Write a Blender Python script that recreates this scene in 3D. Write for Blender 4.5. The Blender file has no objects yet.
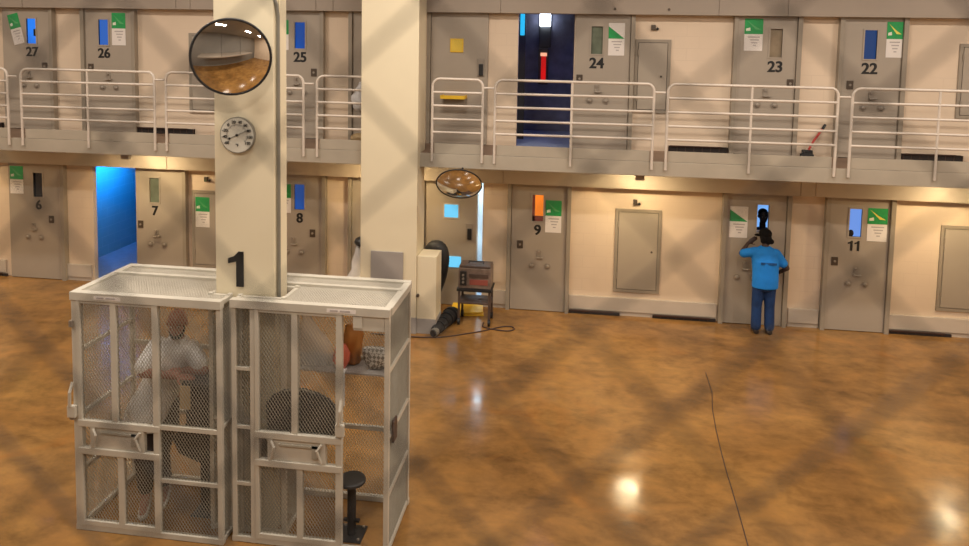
import bpy, bmesh, math, random
from mathutils import Vector, Matrix, Euler
random.seed(7)
C = bpy.context.scene.collection
PI = math.pi

# ------------------------------------------------------------------ materials
def lin(c):
    return tuple(((v/255)/12.92 if v/255 <= .04045 else ((v/255+.055)/1.055)**2.4) for v in c)

def mat(name, rgb, rough=.5, metal=0., vary=.06, scale=6., bump=0., spec=.5, bscale=None):
    """painted / plain surface with a little procedural variation; rgb is the linear albedo"""
    m = bpy.data.materials.new(name); m.use_nodes = True
    nt = m.node_tree; N = nt.nodes; L = nt.links
    b = N['Principled BSDF']
    tc = N.new('ShaderNodeTexCoord')
    no = N.new('ShaderNodeTexNoise'); no.inputs['Scale'].default_value = scale; no.inputs['Detail'].default_value = 5
    L.new(tc.outputs['Object'], no.inputs['Vector'])
    mr = N.new('ShaderNodeMapRange'); mr.inputs[1].default_value = .3; mr.inputs[2].default_value = .7
    mr.inputs[3].default_value = 1-vary; mr.inputs[4].default_value = 1+vary
    L.new(no.outputs['Fac'], mr.inputs[0])
    mx = N.new('ShaderNodeVectorMath'); mx.operation = 'SCALE'; mx.inputs[0].default_value = rgb
    L.new(mr.outputs[0], mx.inputs['Scale'])
    L.new(mx.outputs[0], b.inputs['Base Color'])
    b.inputs['Roughness'].default_value = rough; b.inputs['Metallic'].default_value = metal
    b.inputs['Specular IOR Level'].default_value = spec
    if bump:
        n2 = N.new('ShaderNodeTexNoise'); n2.inputs['Scale'].default_value = bscale or scale*6; n2.inputs['Detail'].default_value = 4
        L.new(tc.outputs['Object'], n2.inputs['Vector'])
        bp = N.new('ShaderNodeBump'); bp.inputs['Strength'].default_value = bump; bp.inputs['Distance'].default_value = .01
        L.new(n2.outputs['Fac'], bp.inputs['Height']); L.new(bp.outputs[0], b.inputs['Normal'])
    return m

def glow(name, rgb, strength):
    m = bpy.data.materials.new(name); m.use_nodes = True
    b = m.node_tree.nodes['Principled BSDF']
    b.inputs['Base Color'].default_value = (.02, .02, .02, 1)
    b.inputs['Emission Color'].default_value = (*rgb, 1); b.inputs['Emission Strength'].default_value = strength
    b.inputs['Roughness'].default_value = .3; b.inputs['Specular IOR Level'].default_value = .08
    return m

def block_mat(name, rgb, mortar, vary=.06, bw=.4, bh=.2, axis='XZ'):
    m = mat(name, rgb, .6, vary=vary, scale=1.3)
    nt = m.node_tree; N = nt.nodes; L = nt.links; b = N['Principled BSDF']
    tc = N.new('ShaderNodeTexCoord'); sx = N.new('ShaderNodeSeparateXYZ'); cx = N.new('ShaderNodeCombineXYZ')
    L.new(tc.outputs['Object'], sx.inputs[0])
    ad = N.new('ShaderNodeMath'); ad.operation = 'ADD'
    L.new(sx.outputs['X'], ad.inputs[0]); L.new(sx.outputs['Y'], ad.inputs[1])
    L.new(ad.outputs[0], cx.inputs['X']); L.new(sx.outputs['Z'], cx.inputs['Y'])
    br = N.new('ShaderNodeTexBrick'); L.new(cx.outputs[0], br.inputs['Vector'])
    br.inputs['Scale'].default_value = 1; br.inputs['Brick Width'].default_value = bw; br.inputs['Row Height'].default_value = bh
    br.inputs['Mortar Size'].default_value = .006; br.inputs['Mortar Smooth'].default_value = .3
    src = b.inputs['Base Color'].links[0].from_socket
    L.new(src, br.inputs['Color1']); L.new(src, br.inputs['Color2']); br.inputs['Mortar'].default_value = (*mortar, 1)
    L.new(br.outputs['Color'], b.inputs['Base Color'])
    bp = N.new('ShaderNodeBump'); bp.inputs['Strength'].default_value = .12; bp.inputs['Distance'].default_value = .004; bp.invert = True
    L.new(br.outputs['Fac'], bp.inputs['Height']); L.new(bp.outputs[0], b.inputs['Normal'])
    return m

def floor_mat():
    m = bpy.data.materials.new('stained_polished_concrete'); m.use_nodes = True
    nt = m.node_tree; N = nt.nodes; L = nt.links; b = N['Principled BSDF']
    tc = N.new('ShaderNodeTexCoord')
    def noise(scale, detail, rough=.55, dist=0., stretch=(1, 1, 1)):
        mp = N.new('ShaderNodeMapping'); mp.inputs['Scale'].default_value = stretch
        L.new(tc.outputs['Object'], mp.inputs[0])
        n = N.new('ShaderNodeTexNoise'); n.inputs['Scale'].default_value = scale; n.inputs['Detail'].default_value = detail
        n.inputs['Roughness'].default_value = rough; n.inputs['Distortion'].default_value = dist
        L.new(mp.outputs[0], n.inputs['Vector']); return n.outputs['Fac']
    def ramp(fac, stops):
        r = N.new('ShaderNodeValToRGB'); e = r.color_ramp.elements
        e[0].position, e[0].color = stops[0][0], (*stops[0][1], 1)
        e[1].position, e[1].color = stops[-1][0], (*stops[-1][1], 1)
        for p_, c_ in stops[1:-1]:
            k = e.new(p_); k.color = (*c_, 1)
        L.new(fac, r.inputs[0]); return r.outputs[0]
    big = ramp(noise(.55, 6, .6, .5), [(.3, (.185, .092, .029)), (.5, (.295, .15, .046)), (.72, (.375, .20, .060))])
    fine = ramp(noise(2.6, 9, .68, .25, (.8, 1.25, 1)), [(.28, (.50, .50, .52)), (.52, (.95, .95, .95)), (.75, (1.3, 1.24, 1.12))])
    mul = N.new('ShaderNodeMix'); mul.data_type = 'RGBA'; mul.blend_type = 'MULTIPLY'; mul.inputs['Factor'].default_value = 1
    L.new(big, mul.inputs['A']); L.new(fine, mul.inputs['B'])
    org = N.new('ShaderNodeMix'); org.data_type = 'RGBA'; org.inputs['B'].default_value = (.38, .15, .03, 1)
    of = ramp(noise(.8, 5, .6, 1.), [(.58, (0, 0, 0)), (.75, (.55, .55, .55))])
    L.new(of, org.inputs['Factor']); L.new(mul.outputs['Result'], org.inputs['A'])
    L.new(org.outputs['Result'], b.inputs['Base Color'])
    rr = ramp(noise(2.2, 6, .6, .6), [(.3, (.09, .09, .09)), (.7, (.24, .24, .24))])
    L.new(rr, b.inputs['Roughness'])
    b.inputs['Specular IOR Level'].default_value = .36
    bp = N.new('ShaderNodeBump'); bp.inputs['Strength'].default_value = .05; bp.inputs['Distance'].default_value = .02
    L.new(noise(4., 3), bp.inputs['Height']); L.new(bp.outputs[0], b.inputs['Normal'])
    return m

M = dict(
    wall=block_mat('cream_block_wall', (.76, .61, .45), (.735, .585, .43), .05),
    column=mat('cream_column_paint', (.81, .715, .505), .55, vary=.03, scale=1.5, bump=.03),
    concrete=mat('walkway_paint', (.43, .375, .29), .6, vary=.07, scale=2.2, bump=.05),
    deck=mat('walkway_brown', (.22, .14, .09), .5, vary=.15, scale=3),
    steel=mat('taupe_sheet_steel', (.375, .31, .245), .5, vary=.06, scale=1.1),
    door=mat('grey_door_paint', (.395, .335, .265), .42, vary=.06, scale=1.4),
    frame=mat('grey_frame_paint', (.33, .28, .215), .45, vary=.05, scale=2),
    sealed=mat('access_panel_paint', (.41, .35, .275), .42, vary=.05, scale=1.4),
    gap=mat('dark_gap', (.02, .014, .012), .8),
    base=mat('baseboard_paint', (.52, .44, .35), .55, vary=.06, scale=2),
    greybase=mat('grey_plinth_paint', (.36, .33, .30), .55, vary=.08, scale=3),
    ceil=mat('ceiling_paint', (.42, .40, .37), .8),
    rail=mat('rail_paint', (.66, .58, .49), .4, vary=.04, scale=8),
    cage=mat('cage_paint', (.57, .53, .44), .45, vary=.06, scale=5),
    wire=mat('cage_mesh_paint', (.37, .34, .27), .5, vary=.06, scale=9),
    black=mat('black_plastic', (.012, .012, .013), .45),
    blackmetal=mat('black_metal', (.018, .018, .02), .35, .3),
    darkgrey=mat('dark_grey', (.045, .043, .042), .5),
    num=mat('numeral_black', (.008, .008, .008), .5),
    lock=mat('lock_plate_metal', (.10, .075, .055), .4, .4),
    knob=mat('worn_steel', (.33, .28, .225), .45, .2),
    paper=mat('white_paper', (.82, .76, .70), .7, vary=.03),
    ink=mat('grey_print', (.48, .43, .40), .8),
    green=mat('notice_green', (.015, .33, .08), .6, vary=.12, scale=20),
    swwhite=mat('swoosh_pale', (.75, .80, .65), .6),
    swgrey=mat('swoosh_light_green', (.10, .42, .14), .6),
    swyellow=mat('swoosh_yellow', (.80, .72, .12), .6),
    mirror=mat('mirror_chrome', (.86, .84, .8), .03, 1., vary=.01),
    dial=mat('dial_face', (.72, .69, .58), .5, vary=.02),
    conduit=mat('grey_conduit', (.30, .285, .24), .4, .4),
    yellow=mat('yellow_plastic', (.83, .52, .03), .45),
    red=mat('red_plastic', (.55, .05, .035), .4),
    cart=mat('cart_brown', (.10, .065, .05), .5, .2, vary=.2, scale=12),
    box=mat('equipment_box', (.22, .16, .125), .5, .2, vary=.25, scale=14),
    maroon=mat('maroon_label', (.30, .08, .06), .5),
    rubber=mat('black_rubber', (.012, .011, .011), .6, bump=.3, scale=12),
    cable=mat('dark_cable', (.05, .022, .015), .5),
    clearbag=None, whitebag=mat('white_plastic_bag', (.72, .70, .68), .35, bump=.6, scale=6),
    orange=mat('orange_paper', (.50, .20, .04), .6), redbag=mat('red_wrapper', (.72, .16, .09), .4),
    white=mat('white_cotton', (.86, .85, .83), .85, vary=.05, scale=7, bump=.35, bscale=9),
    tan=mat('tan_card', (.52, .38, .20), .7),
    skinA=mat('brown_skin', (.34, .135, .085), .5, vary=.06, scale=20),
    skinB=mat('dark_brown_skin', (.045, .022, .015), .5, vary=.06, scale=20),
    hair=mat('black_hair', (.006, .005, .005), .8, spec=.2, bump=.4, scale=60),
    blueshirt=mat('bright_blue_cotton', (.004, .20, .66), .8, vary=.08, scale=8, bump=.3, bscale=12),
    jeans=mat('blue_denim', (.004, .030, .115), .85, vary=.25, scale=10, bump=.3),
    navyink=mat('navy_print', (.008, .07, .22), .8),
    darktrousers=mat('dark_brown_cotton', (.045, .030, .024), .85, vary=.1),
    cap=mat('black_cap', (.007, .006, .006), .9, spec=.15),
    shoeblack=mat('dark_shoes', (.03, .018, .014), .5), shoewhite=mat('white_shoes', (.66, .65, .62), .55),
    cellwall=block_mat('cell_block_wall', (.16, .40, .50), (.22, .46, .56)),
    cellfloor=mat('cell_floor', (.35, .42, .55), .35, vary=.1),
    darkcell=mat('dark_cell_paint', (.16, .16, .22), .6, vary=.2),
    fence=mat('galvanised_wire_unlit', (.045, .042, .04), .5, .3),  # shade of the unlit gallery is put into this dark wire colour
    glassdark=mat('dark_window_glass', (.012, .014, .02), .12, vary=.1),
    glassgrey=mat('grey_green_glass', (.15, .175, .125), .2, vary=.25, scale=5),
    glasstan=mat('tan_glass', (.27, .21, .14), .2, vary=.2, scale=5),
    lamp=glow('lamp_diffuser', (1., .78, .42), 13.),
    celllamp=glow('cell_lamp', (.75, .85, 1.), 14.),
    redglow=glow('red_light', (1., .012, .012), .62), redhot=glow('red_light_hot', (1., .45, .28), 1.4),
    cyanglow=glow('cyan_slit', (.03, .52, .95), 1.),
    w27=glow('blue_lit_glass_bright', (.015, .21, .9), 1.), w26=glow('blue_lit_glass', (.025, .115, .45), 1.),
    w25=glow('blue_lit_glass_deep', (.004, .07, .36), 1.), w22=glow('navy_lit_glass', (.012, .042, .14), 1.),
    w8=glow('blue_lit_glass_mid', (.012, .07, .30), 1.), w9=glow('orange_lit_glass', (1., .235, .02), 1.1),
    w10=glow('pale_blue_backlight', (.20, .45, .95), 1.0), w11=glow('sky_lit_glass', (.15, .30, .76), 1.),  # w10 glows on the added panel inside the cell of door 10
    wb=glow('cyan_lit_glass', (.16, .62, .92), 1.05),
)
m = bpy.data.materials.new('clear_plastic_bag'); m.use_nodes = True
b = m.node_tree.nodes['Principled BSDF']; b.inputs['Base Color'].default_value = (.8, .78, .74, 1)
b.inputs['Roughness'].default_value = .35; b.inputs['Alpha'].default_value = .38
M['clearbag'] = m
m = mat('white_diamond_net', (.72, .69, .62), .8)           # white net with darker diamond holes
nt = m.node_tree; N = nt.nodes; L = nt.links; b = N['Principled BSDF']
tc = N.new('ShaderNodeTexCoord'); mp = N.new('ShaderNodeMapping'); mp.inputs['Rotation'].default_value = (0, math.radians(45), 0)
mp.inputs['Scale'].default_value = (34, 34, 34); ck_ = N.new('ShaderNodeTexChecker'); ck_.inputs['Scale'].default_value = 1
ck_.inputs['Color1'].default_value = (.76, .73, .66, 1); ck_.inputs['Color2'].default_value = (.30, .27, .22, 1)
L.new(tc.outputs['Object'], mp.inputs[0]); L.new(mp.outputs[0], ck_.inputs['Vector']); L.new(ck_.outputs['Color'], b.inputs['Base Color'])
M['meshbag'] = m
M['floor'] = floor_mat()

# ------------------------------------------------------------------ mesh helpers
class B:
    """collects shapes in world coordinates, then links them as one mesh"""
    def __init__(s): s.bm = bmesh.new()
    def box(s, x0, x1, y0, y1, z0, z1, bev=0., mtx=None):
        r = bmesh.ops.create_cube(s.bm, size=1)
        bmesh.ops.scale(s.bm, vec=(abs(x1-x0), abs(y1-y0), abs(z1-z0)), verts=r['verts'])
        bmesh.ops.translate(s.bm, vec=((x0+x1)/2, (y0+y1)/2, (z0+z1)/2), verts=r['verts'])
        vs = r['verts']
        if bev:
            es = list({e for v in vs for e in v.link_edges})
            q = bmesh.ops.bevel(s.bm, geom=es, offset=bev, segments=2, affect='EDGES', profile=.6)
            vs = list({v for f in q['faces'] for v in f.verts} | {v for v in vs if v.is_valid})
        if mtx is not None: bmesh.ops.transform(s.bm, matrix=mtx, verts=vs)
        return s
    def bar(s, a, b, w, h=None):
        """square bar between two points"""
        a = Vector(a); b = Vector(b); d = b-a; L = d.length; h = h or w
        z = d.normalized(); up = Vector((0, 0, 1)) if abs(z.z) < .95 else Vector((0, 1, 0))
        x = up.cross(z).normalized(); y = z.cross(x)
        mt = Matrix((x, y, z)).transposed().to_4x4(); mt.translation = (a+b)/2
        r = bmesh.ops.create_cube(s.bm, size=1)
        bmesh.ops.scale(s.bm, vec=(w, h, L), verts=r['verts'])
        bmesh.ops.transform(s.bm, matrix=mt, verts=r['verts']); return s
    def tube(s, pts, r, n=10, cap=True, closed=False):
        pts = [Vector(p) for p in pts]; rings = []; k = len(pts)
        rs = r if isinstance(r, (list, tuple)) else [r]*k
        prev = None
        for i, p in enumerate(pts):
            if closed: d = pts[(i+1) % k]-pts[i-1]
            else: d = pts[min(i+1, k-1)]-pts[max(i-1, 0)]
            d.normalize()
            if prev is None:
                up = Vector((0, 0, 1)) if abs(d.z) < .9 else Vector((0, 1, 0)); x = up.cross(d).normalized()
            else: x = (prev - d*prev.dot(d)).normalized()
            prev = x; y = d.cross(x)
            rings.append([s.bm.verts.new(p+(x*math.cos(2*PI*j/n)+y*math.sin(2*PI*j/n))*rs[i]) for j in range(n)])
        m_ = k if closed else k-1
        for i in range(m_):
            A = rings[i]; Bq = rings[(i+1) % k]
            for j in range(n): s.bm.faces.new((A[j], A[(j+1) % n], Bq[(j+1) % n], Bq[j]))
        if cap and not closed:
            s.bm.faces.new(list(reversed(rings[0]))); s.bm.faces.new(rings[-1])
        return s
    def cyl(s, a, b, r, n=20): return s.tube([a, b], r, n)
    def ball(s, c, rx, ry=None, rz=None, rot=None, n=20):
        r = bmesh.ops.create_uvsphere(s.bm, u_segments=n, v_segments=max(8, n*2//3), radius=1)
        mt = Matrix.Translation(c) @ (rot.to_4x4() if rot else Matrix.Identity(4)) @ Matrix.Diagonal((rx, ry or rx, rz or rx, 1))
        bmesh.ops.transform(s.bm, matrix=mt, verts=r['verts']); return s
    def cone(s, a, b, ra, rb, n=14):
        """tapered capsule"""
        a = Vector(a); b = Vector(b); s.tube([a, b], [ra, rb], n)
        s.ball(a, ra*.995, n=n); s.ball(b, rb*.995, n=n); return s
    def poly(s, pts, d):
        """prism: flat outline pts extruded by vector d"""
        v0 = [s.bm.verts.new(Vector(p)) for p in pts]; v1 = [s.bm.verts.new(Vector(p)+Vector(d)) for p in pts]
        n = len(pts)
        s.bm.faces.new(v0); s.bm.faces.new(list(reversed(v1)))
        for i in range(n): s.bm.faces.new((v0[i], v1[i], v1[(i+1) % n], v0[(i+1) % n]))
        return s
    def loft(s, secs, n=24):
        """closed loft through ellipses (centre, right vector, forward vector)"""
        rings = []
        for c, rx, ry in secs:
            c = Vector(c); rx = Vector(rx); ry = Vector(ry)
            rings.append([s.bm.verts.new(c+rx*math.cos(2*PI*j/n)+ry*math.sin(2*PI*j/n)) for j in range(n)])
        for A, Q in zip(rings, rings[1:]):
            for j in range(n): s.bm.faces.new((A[j], A[(j+1) % n], Q[(j+1) % n], Q[j]))
        s.bm.faces.new(list(reversed(rings[0]))); s.bm.faces.new(rings[-1]); return s
    def mesh_of(s, me):
        s.bm.from_mesh(me); return s
    def out(s, name, material, parent=None, smooth=False, mtx=None):
        if mtx is not None: bmesh.ops.transform(s.bm, matrix=mtx, verts=s.bm.verts)
        bmesh.ops.recalc_face_normals(s.bm, faces=s.bm.faces)
        zs = [v.co for v in s.bm.verts]
        if parent is not None:
            org = parent['_o'] if '_o' in parent else [0, 0, 0]
            org = Vector(org)
        else:
            org = Vector(((min(v.x for v in zs)+max(v.x for v in zs))/2, (min(v.y for v in zs)+max(v.y for v in zs))/2, min(v.z for v in zs)))
        bmesh.ops.translate(s.bm, vec=-org, verts=s.bm.verts)
        me = bpy.data.meshes.new(name); s.bm.to_mesh(me); s.bm.free()
        if smooth: me.polygons.foreach_set('use_smooth', [True]*len(me.polygons))
        me.materials.append(material if not isinstance(material, str) else M[material])
        o = bpy.data.objects.new(name, me); C.objects.link(o)
        o['_o'] = list(org)
        if parent is not None: o.parent = parent
        else: o.location = org
        return o

def empty(name, loc):
    o = bpy.data.objects.new(name, None); C.objects.link(o); o.location = loc; o['_o'] = list(loc)
    o.empty_display_size = .1; return o
def tag(o, label=None, cat=None, group=None, kind=None):
    if label: o['label'] = label
    if cat: o['category'] = cat
    if group: o['group'] = group
    if kind: o['kind'] = kind
    return o
def struct(o): o['kind'] = 'structure'; return o
def smooth_angle(o, deg=40):
    me = o.data
    me.polygons.foreach_set('use_smooth', [True]*len(me.polygons))
    bm_ = bmesh.new(); bm_.from_mesh(me)
    for e in bm_.edges:
        if len(e.link_faces) == 2 and e.calc_face_angle(0) > math.radians(deg): e.smooth = False
    bm_.to_mesh(me); bm_.free(); return o

def text_mesh(txt, height, depth=.004, bold=.0):
    cu = bpy.data.curves.new('t', 'FONT'); cu.body = txt; cu.align_x = 'CENTER'; cu.size = height/.69
    cu.extrude = depth/2; cu.offset = bold*height
    o = bpy.data.objects.new('t', cu); C.objects.link(o)
    dg = bpy.context.evaluated_depsgraph_get(); dg.update()
    me = bpy.data.meshes.new_from_object(o.evaluated_get(dg))
    bpy.data.objects.remove(o); return me
def text(txt, x, y, z, height, name, material, parent, bold=.035, sx=1., tilt=0., fat=0.):
    """text on a wall facing -Y, bottom centre at x, z"""
    me = text_mesh(txt, height, bold=bold)
    t = B().mesh_of(me)
    if fat:
        b2 = B().mesh_of(me); bmesh.ops.translate(b2.bm, vec=(fat*height, fat*height*.3, .0004), verts=b2.bm.verts)
        m2 = bpy.data.meshes.new('t2'); b2.bm.to_mesh(m2); b2.bm.free(); t.mesh_of(m2); bpy.data.meshes.remove(m2)
    bpy.data.meshes.remove(me)
    return t.out(name, material, parent, mtx=Matrix.Translation((x, y, z)) @ Matrix.Rotation(tilt, 4, 'Y') @ Matrix.Rotation(PI/2, 4, 'X') @ Matrix.Diagonal((sx, 1, 1, 1)))

def number(txt, x, y, z, h, parent):
    """bold stencilled figures; the one is drawn with its flag"""
    if '1' not in txt: return text(txt, x, y, z, h, 'numeral', M['num'], parent, bold=.03, fat=.05)
    n = len(txt); b_ = B(); st = h*.22
    for i in range(n):
        cx = x+(i-(n-1)/2)*h*.62
        b_.poly([(cx+st*.75, y, z), (cx+st*.75, y, z+h), (cx+st*.05, y, z+h), (cx-st*.55, y, z+h*.86), (cx-st*1.35, y, z+h*.80), (cx-st*1.35, y, z+h*.65), (cx-st*.25, y, z+h*.72), (cx-st*.25, y, z)], (0, -.003, 0))
    return b_.out('numeral', M['num'], parent)

def remesh(b_, voxel, smooth_it=4):
    me = bpy.data.meshes.new('r'); b_.bm.to_mesh(me); b_.bm.free()
    o = bpy.data.objects.new('r', me); C.objects.link(o)
    r = o.modifiers.new('r', 'REMESH'); r.mode = 'VOXEL'; r.voxel_size = voxel
    s = o.modifiers.new('s', 'SMOOTH'); s.iterations = smooth_it; s.factor = .5
    dg = bpy.context.evaluated_depsgraph_get(); dg.update()
    out = bpy.data.meshes.new_from_object(o.evaluated_get(dg))
    bpy.data.objects.remove(o); nb = B(); nb.bm.from_mesh(out); bpy.data.meshes.remove(out); return nb

# ------------------------------------------------------------------ the setting
F = 2.873            # upper walkway level
WY = -1.279          # walkway edge
X0, X1, YF, ZC = -15.5, 10.5, -14.6, 7.0
fl = struct(B().box(X0-.2, X1+.2, YF-.2, .0, -.2, 0).out('floor', 'floor'))
ck = B()
pts = [(1.90, -2.1), (1.882, -2.698), (1.80, -3.2), (1.752, -3.706), (1.72, -4.2), (1.703, -4.557), (1.682, -5.254), (1.659, -5.786), (1.63, -6.6), (1.60, -7.6)]
ck.tube([(x, y, .0008) for x, y in pts], .006, 5)
ck.out('joint_crack', M['cable'], fl)
# the wall of cells, with its two open doorways and the gap of the open service door
OP7 = (-9.02, -8.10); OP24 = (-1.051, -.101); GAP = (-1.70, -1.605); OP10 = (2.93, 3.34)
w = B()
zs_l = 2.35
def wall_seg(x0, x1, z0, z1): w.box(x0, x1, 0, .1, z0, z1)
wall_seg(X0, OP7[0], 0, zs_l); wall_seg(OP7[1], GAP[0], 0, zs_l); wall_seg(GAP[1], OP10[0], 0, zs_l)
wall_seg(OP10[0], OP10[1], 0, 1.58); wall_seg(OP10[0], OP10[1], 2.045, zs_l); wall_seg(OP10[1], X1, 0, zs_l)
wall_seg(X0, X1, zs_l, F)
wall_seg(X0, OP24[0], F, 5.3); wall_seg(OP24[1], X1, F, 5.3); wall_seg(X0, X1, 5.3, ZC)
struct(w.out('wall_back', 'wall'))
struct(B().box(X0-.2, X0, YF, .2, 0, ZC).out('wall_left', 'wall'))
struct(B().box(X1, X1+.2, YF, .2, 0, ZC).out('wall_right', 'wall'))
struct(B().box(X0, X1, YF-.2, YF, 0, ZC).out('wall_front', mat('grey_wall_paint', (.25, .23, .20), .7)))
struct(B().box(X0-.2, X1+.2, YF-.2, .2, ZC, ZC+.2).out('ceiling', 'ceil'))
# walkway slab of the upper tier with its brown deck
sl = struct(B().box(X0, X1, WY, 0, 2.648, F-.004, .008).out('walkway', 'concrete'))
B().box(X0, X1, WY+.03, -.001, F-.004, F).out('deck_surface', M['deck'], sl)
# steel housings above both rows of doors
seams_u = [X0, -10.2, -7.175, -6.905, -4.574, -4.263, -1.342, 2.21, 3.279, 6.6, X1]
h = B()
for a, c in zip(seams_u, seams_u[1:]): h.box(a+.005, c-.005, -.2, 0, 5.138, 5.95, .004)
h.box(X0, X1, -.185, 0, 5.145, 5.94)
hu = struct(h.out('trim_1', 'steel'))
for x in (-6.0, .55, 1.42): B().cyl((x, -.215, 5.225), (x, -.2, 5.225), .022, 12).out('bolt', M['lock'], hu)
seams_l = [X0, -11.2, -7.4, -3.75, -1.24, 3.62, 3.85, 7.0, X1]
h = B()
for a, c in zip(seams_l, seams_l[1:]): h.box(a+.005, c-.005, -.2, 0, 2.237, 2.648, .004)
h.box(X0, X1, -.185, 0, 2.243, 2.648)
struct(h.out('trim_2', 'base'))
# painted plinth along the foot of the lower wall, interrupted by the doors
bb = B()
for a, c in [(X0, -10.86), (-9.59, -9.06), (-7.13, -5.5), (-4.45, -2.66), (-1.59, -1.10), (-.07, 2.41), (3.57, 4.05), (5.15, X1)]:
    bb.box(a, c, -.05, 0, .07, .31, .006)
    bb.box(a, c, -.03, 0, 0, .07)
struct(bb.out('baseboard_back', 'base'))

# the room behind the open lower doorway
def cell(name, x0, x1, y1, z0, z1, wallm, floorm):
    c = B(); c.box(x0-.1, x0, .1, y1, z0, z1); c.box(x1, x1+.1, .1, y1, z0, z1)
    c.box(x0-.1, x1+.1, y1, y1+.1, z0, z1); c.box(x0-.1, x1+.1, .1, y1+.1, z1, z1+.1)
    r = struct(c.out(name, wallm)); B().box(x0-.1, x1+.1, 0 if z0 < 1 else .0, y1+.1, z0-.1, z0+.001).out('cell_floor', floorm, r); return r
cell('wall_cell_1', -9.95, -7.3, 3.4, 0, 2.45, M['cellwall'], M['cellfloor'])
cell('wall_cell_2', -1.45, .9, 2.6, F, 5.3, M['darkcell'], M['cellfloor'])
cell('wall_cell_3', -2.6, -1.2, 2.2, 0, 2.45, mat('white_lobby_paint', (.75, .76, .76), .6), M['cellfloor'])
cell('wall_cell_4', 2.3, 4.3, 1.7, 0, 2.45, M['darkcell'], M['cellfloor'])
bw = empty('backlight_panel', (3.1, 1.68, 1.3)); struct(bw)  # added glowing panel at the cell's back, shines blue behind the head
B().box(2.7, 3.9, 1.66, 1.69, 1.15, 2.3).out('pane', M['w10'], bw)
B().box(2.66, 2.7, 1.62, 1.7, 1.1, 2.34).box(3.9, 3.94, 1.62, 1.7, 1.1, 2.34).box(2.66, 3.94, 1.62, 1.7, 1.1, 1.15).box(2.66, 3.94, 1.62, 1.7, 2.3, 2.34).out('window_frame', M['frame'], bw)  # frame round the added glowing panel

# ------------------------------------------------------------------ cell doors
def cell_door(num, x0, x1, z, wx, wcol, lockx, hx, label, jl=True, jr=True, numx=None, glass=True):
    x0, x1, wx, lockx, hx = [v*.9943 for v in (x0, x1, wx, lockx, hx)]
    cx = (x0+x1)/2
    r = empty('door_%s' % num, (cx, -.03, z)); struct(r); tag(r, label, 'cell door')
    up = z > 1; ht = 2.275 if up else 2.237
    dz = z+(.022 if up else 0)
    wz0, wz1, ww = dz+1.585, dz+2.045, .095
    p = B()                                            # leaf with its window cut out
    p.box(x0, wx-ww, -.07, -.001, z+.012, z+ht); p.box(wx+ww, x1, -.07, -.001, z+.012, z+ht)
    p.box(wx-ww, wx+ww, -.07, -.001, z+.012, wz0); p.box(wx-ww, wx+ww, -.07, -.001, wz1, z+ht)
    p.out('leaf', M['door'], r)
    j = B()
    if jl: j.box(x0-.075, x0-.008, -.11, 0, z, z+ht)
    if jr: j.box(x1+.008, x1+.075, -.11, 0, z, z+ht)
    if jl or jr: j.out('jamb', M['frame'], r)
    f = B(); t = .022
    f.box(wx-ww-t, wx-ww, -.082, -.04, wz0-t, wz1+t).box(wx+ww, wx+ww+t, -.082, -.04, wz0-t, wz1+t)
    f.box(wx-ww, wx+ww, -.082, -.04, wz0-t, wz0).box(wx-ww, wx+ww, -.082, -.04, wz1, wz1+t)
    f.out('window_frame', M['door'], r)
    if glass:
        g = B().box(wx-ww, wx+ww, -.045, -.035, wz0, wz1).out('window_glass', M[wcol], r)
        if num == 27: B().box(wx+.03, wx+ww, -.05, -.045, wz0+.14, wz0+.27, .01).out('dark_patch', M['glassdark'], g)
        if num == 9:
            B().box(wx-ww, wx-ww+.045, -.05, -.045, wz0, wz1).box(wx-ww, wx+ww, -.05, -.045, wz0, wz0+.09).out('dark_edge', M['maroon'], g)
        if num == 11: B().ball((wx-.055, -.048, wz0+.05), .045, .006, .06).out('dark_patch', M['glassdark'], g)
    if num != 10: number(str(num), wx, -.0725, dz+1.35, .168, r)
    k = B().box(lockx-.052, lockx+.052, -.084, -.07, dz+1.095, dz+1.235, .006).out('lock_plate', M['lock'], r)
    B().cyl((lockx, -.095, dz+1.165), (lockx, -.084, dz+1.165), .02, 12).out('keyhole_boss', M['knob'], k)
    hb = B()                                           # pull handle: a small stirrup
    hb.tube([(hx-.05, -.075, dz+.95), (hx-.05, -.12, dz+.95), (hx+.05, -.12, dz+.95), (hx+.05, -.075, dz+.95)], .013, 8)
    hb.box(hx-.06, hx+.02, -.083, -.07, dz+.93, dz+1.075, .005); hb.cyl((hx-.02, -.11, dz+1.05), (hx-.02, -.07, dz+1.05), .022, 10)
    hb.out('handle', M['knob'], r)
    for s in (-.135, .135):
        B().cyl((hx+s, -.07, dz+.80), (hx+s, -.08, dz+.80), .058, 18).ball((hx+s, -.088, dz+.80), .036, .022, .036, n=14).out('knob', M['knob'], r)
    return r
g_ = 'grey steel cell door numbered %s on the %s tier, %s'
cell_door(27, -10.79, -9.82, F, -10.195, 'w27', -9.935, -10.25, g_ % (27, 'upper', 'bright blue window'), False, True)
cell_door(26, -9.10, -8.17, F, -8.73, 'w26', -8.995, -8.635, g_ % (26, 'upper', 'blue window and notice at its right'))
cell_door(25, -5.52, -4.575, F, -4.945, 'w25', -4.685, -5.0, g_ % (25, 'upper', 'partly behind the numbered column'))
cell_door(24, -.085, .83, F, .28, 'glassgrey', .005, .32, g_ % (24, 'upper', 'beside the open dark cell'), False)
cell_door(23, 2.575, 3.49, F, 3.17, 'glasstan', 3.42, 3.055, g_ % (23, 'upper', 'tan window'))
cell_door(22, 4.22, 5.10, F, 4.625, 'w22', 4.345, 4.70, g_ % (22, 'upper', 'navy window and yellow-striped notice'))
cell_door(6, -10.77, -9.68, 0, -10.155, 'glassdark', -9.89, -10.255, g_ % (6, 'lower', 'black window'), False)
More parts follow.
